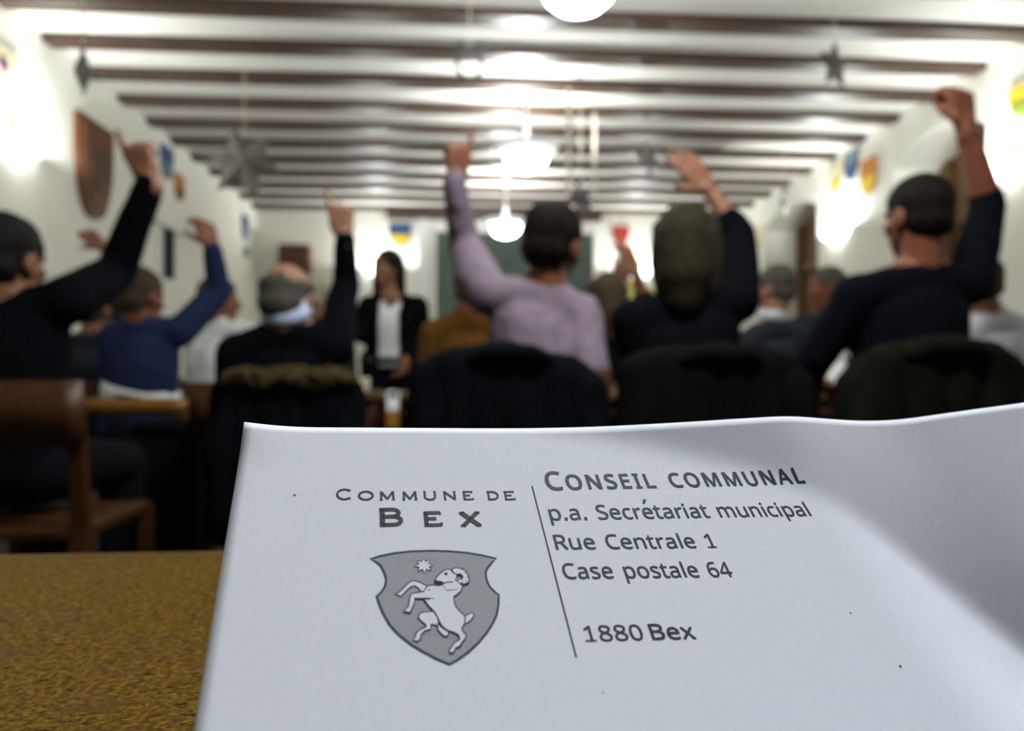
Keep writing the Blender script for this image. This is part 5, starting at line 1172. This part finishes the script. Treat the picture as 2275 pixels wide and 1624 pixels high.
bm = bmesh.new(); set_text(bm, 'CONSEIL COMMUNAL', 2.45, 49.1, -.85, -.45, 3.85, 62, 13, .80); print_part('heading_text', bm, m_ink, 'bold dark blue heading')
bm = bmesh.new()
set_text(bm, 'p.a. Secrétariat municipal', 1.55, 46.6, -6.85, -7.35, 2.85, 0, 5)
set_text(bm, 'Rue Centrale 1', 1.20, 26.3, -12.2, -12.95, 2.65, 0, 5)
set_text(bm, 'Case postale 64', 1.25, 27.2, -17.2, -18.2, 2.6, 0, 5)
set_text(bm, '1880', 1.90, 9.95, -26.75, -27.1, 2.25, 0, 5)
print_part('address_text', bm, m_ink)
bm = bmesh.new(); set_text(bm, 'Bex', 11.1, 17.35, -27.15, -27.45, 2.3, 0, 11); print_part('town_text', bm, m_ink2, 'bold town name in the last address line')
bm = bmesh.new(); ribbon(bm, [(0, -28.8 * i / 24) for i in range(25)], .21, INK); print_part('divider_line', bm, m_ink)

# wide engraved capitals of the commune's name
def cap_strokes(ch):
    """Strokes of a wide capital in a 1 x 1 box: (points, weight)."""
    arc = lambda cx, cy, rx, ry, a0, a1, n=18: [(cx + rx * cos(radians(a0 + (a1 - a0) * i / n)), cy + ry * sin(radians(a0 + (a1 - a0) * i / n))) for i in range(n + 1)]
    T = 1.0
    if ch == 'C': return [(arc(.52, .5, .47, .46, 42, 318, 26), T), ([(.87, .80), (.89, .96)], .6), ([(.87, .20), (.89, .04)], .6)], 1.0
    if ch == 'O': return [(arc(.5, .5, .46, .46, 0, 360, 30), T)], 1.0
    if ch == 'M': return [([(.08, 0), (.10, 1)], T), ([(.10, .97), (.5, .12)], T), ([(.5, .12), (.90, .97)], T), ([(.90, 1), (.92, 0)], T), ([(.0, .03), (.18, .03)], .6), ([(.82, .03), (1, .03)], .6)], 1.0
    if ch == 'U': return [([(.12, 1)] + arc(.5, .36, .38, .32, 180, 360, 16) + [(.88, 1)], T), ([(.02, .97), (.22, .97)], .6), ([(.78, .97), (.98, .97)], .6)], .95
    if ch == 'N': return [([(.10, 0), (.10, 1)], T), ([(.10, .95), (.90, .05)], T), ([(.90, 0), (.90, 1)], T), ([(.0, .03), (.2, .03)], .6), ([(.8, .97), (1, .97)], .6), ([(.0, .97), (.12, .97)], .6)], .95
    if ch == 'E': return [([(.14, 0), (.14, 1)], T), ([(.02, .95), (.92, .95)], .9), ([(.14, .52), (.70, .52)], .9), ([(.02, .05), (.96, .05)], .9), ([(.92, 1), (.92, .80)], .55), ([(.96, 0), (.96, .22)], .55)], .80
    if ch == 'D': return [([(.14, 0), (.14, 1)], T), ([(.02, .95), (.5, .95)] + arc(.48, .5, .44, .45, 80, -80, 16) + [(.5, .05), (.02, .05)], T)], .92
    if ch == 'B': return [([(.14, 0), (.14, 1)], 1.15), ([(.02, .95), (.55, .95)] + arc(.58, .74, .26, .21, 80, -80, 10) + [(.14, .53)], T), ([(.55, .53)] + arc(.62, .29, .30, .24, 80, -80, 10) + [(.02, .05)], T)], .95
    if ch == 'X': return [([(.10, 1), (.90, 0)], 1.2), ([(.88, 1), (.12, 0)], T), ([(.0, .97), (.24, .97)], .6), ([(.76, .97), (1, .97)], .6), ([(.0, .03), (.24, .03)], .6), ([(.76, .03), (1, .03)], .6)], .95
def set_caps(bm, placed, wt):
    for ch, u0, u1, v, h in placed:
        st, _ = cap_strokes(ch)
        for pts, k in st:
            q = [(u0 + x * (u1 - u0), v + y * h) for x, y in pts]
            ribbon(bm, q, wt * k, INK)
bm = bmesh.new()
row = [('C', -29.9, -27.85, -2.12, 2.05), ('O', -26.95, -24.95, -2.25, 1.70), ('M', -24.05, -22.05, -2.33, 1.68), ('M', -20.95, -18.95, -2.42, 1.68), ('U', -18.05, -16.20, -2.46, 1.68),
       ('N', -15.20, -13.45, -2.52, 1.68), ('E', -12.45, -10.95, -2.56, 1.68), ('D', -8.95, -7.25, -2.64, 1.68), ('E', -6.45, -4.85, -2.70, 1.68)]
f = lambda u: -29.9 + (u + 29.9) * (26.76 / 25.05)
row = [(c_, f(a), f(b), v, h) for c_, a, b, v, h in row]
set_caps(bm, row, .32); print_part('commune_text', bm, m_ink)
bm = bmesh.new()
set_caps(bm, [('B', -23.9, -20.55, -7.08, 3.1), ('E', -17.55, -14.9, -7.30, 2.5), ('X', -12.25, -9.15, -7.50, 2.5)], .64); print_part('name_text', bm, m_ink2, 'wide bold capitals of the name')

# the crest
bm = bmesh.new(); fill_polys(bm, [SHIELD], .020, 2.0); crest = print_part('crest', bm, m_dots, 'grey halftone shield')
bm = bmesh.new(); ribbon(bm, SHIELD, .30, .040, True)
print_part('outline', bm, m_ink, None, crest)
beast = bmesh.new(); lines = bmesh.new()
k = .055
for poly in (FORE_UP, TAIL, HIND_FAR, SHEATH, BODY, FORE_LOW, HEAD, HORN):
    fill_polys(beast, [poly], k)
    if poly is FORE_LOW: ribbon(lines, poly[1:-1] + [(-17.8, -19.27)], .17, k + .006)
    elif poly is BODY: ribbon(lines, poly, .17, k + .006, True)
    else: ribbon(lines, poly, .17, k + .006, True)
    k += .012
sx, sy = STAR[0]
star = []
for i in range(16):
    a = pi / 2 + pi * i / 8; r = (1.28, .72)[i % 2]
    star.append((sx + r * cos(a) * 1.0, sy + r * sin(a) * .95))
fill_polys(beast, [star], .055); ribbon(lines, star, .16, .066, True)
# cover the neck and shoulder joins, then the eye, beard and horn spiral
fill_polys(beast, [[(-15.9, -17.35), (-15.3, -16.75), (-14.2, -16.75), (-13.6, -17.2), (-14.0, -18.0), (-15.4, -18.2)]], k)
fill_polys(beast, [[(-18.35, -18.0), (-17.4, -18.0), (-17.2, -19.25), (-18.4, -19.15)]], k)
ribbon(lines, [(-17.95, -18.02), (-17.62, -17.98)], .17, k + .006); ribbon(lines, [(-18.5, -19.2), (-17.75, -19.3)], .17, k + .006)
ribbon(lines, [(-16.98, -17.2), (-16.4, -17.28), (-16.0, -17.22), (-15.4, -16.98), (-14.45, -16.95)], .19, k + .006)
ex, ey = EYE[0]
fill_polys(lines, [[(ex + .22 * cos(2 * pi * i / 14), ey + .22 * sin(2 * pi * i / 14)) for i in range(14)]], k + .006)
ribbon(lines, [(-16.85, -16.5), (-16.4, -16.75), (-15.9, -16.8)], .12, k + .006)
for hx, hy in ((-13.0, -15.05), (-12.6, -15.6), (-12.42, -16.3), (-12.6, -16.95), (-13.2, -17.1)):
    ribbon(lines, [(hx - .16, hy - .06), (hx + .10, hy + .10)], .10, k + .006)
ribbon(lines, [(-17.0, -22.1), (-16.85, -22.75), (-16.55, -23.37)], .15, k + .006)
print_part('ram_and_star', beast, m_paper, 'white rearing ram under an eight-pointed star', crest)
print_part('ram_outline', lines, m_ink, None, crest)
# toner specks around the print
rng = random.Random(4)
for u, v, r in ((-35.7, -1.1, .22), (45.6, -33.6, .25), (42.9, -25.2, .16), (2.2, -33.6, .15)):
    bm = bmesh.new()
    fill_polys(bm, [[(u + r * cos(2 * pi * i / 7) * rng.uniform(.5, 1.3), v + r * sin(2 * pi * i / 7) * rng.uniform(.4, 1.0)) for i in range(7)]], INK)
    print_part('ink_speck', bm, m_ink)
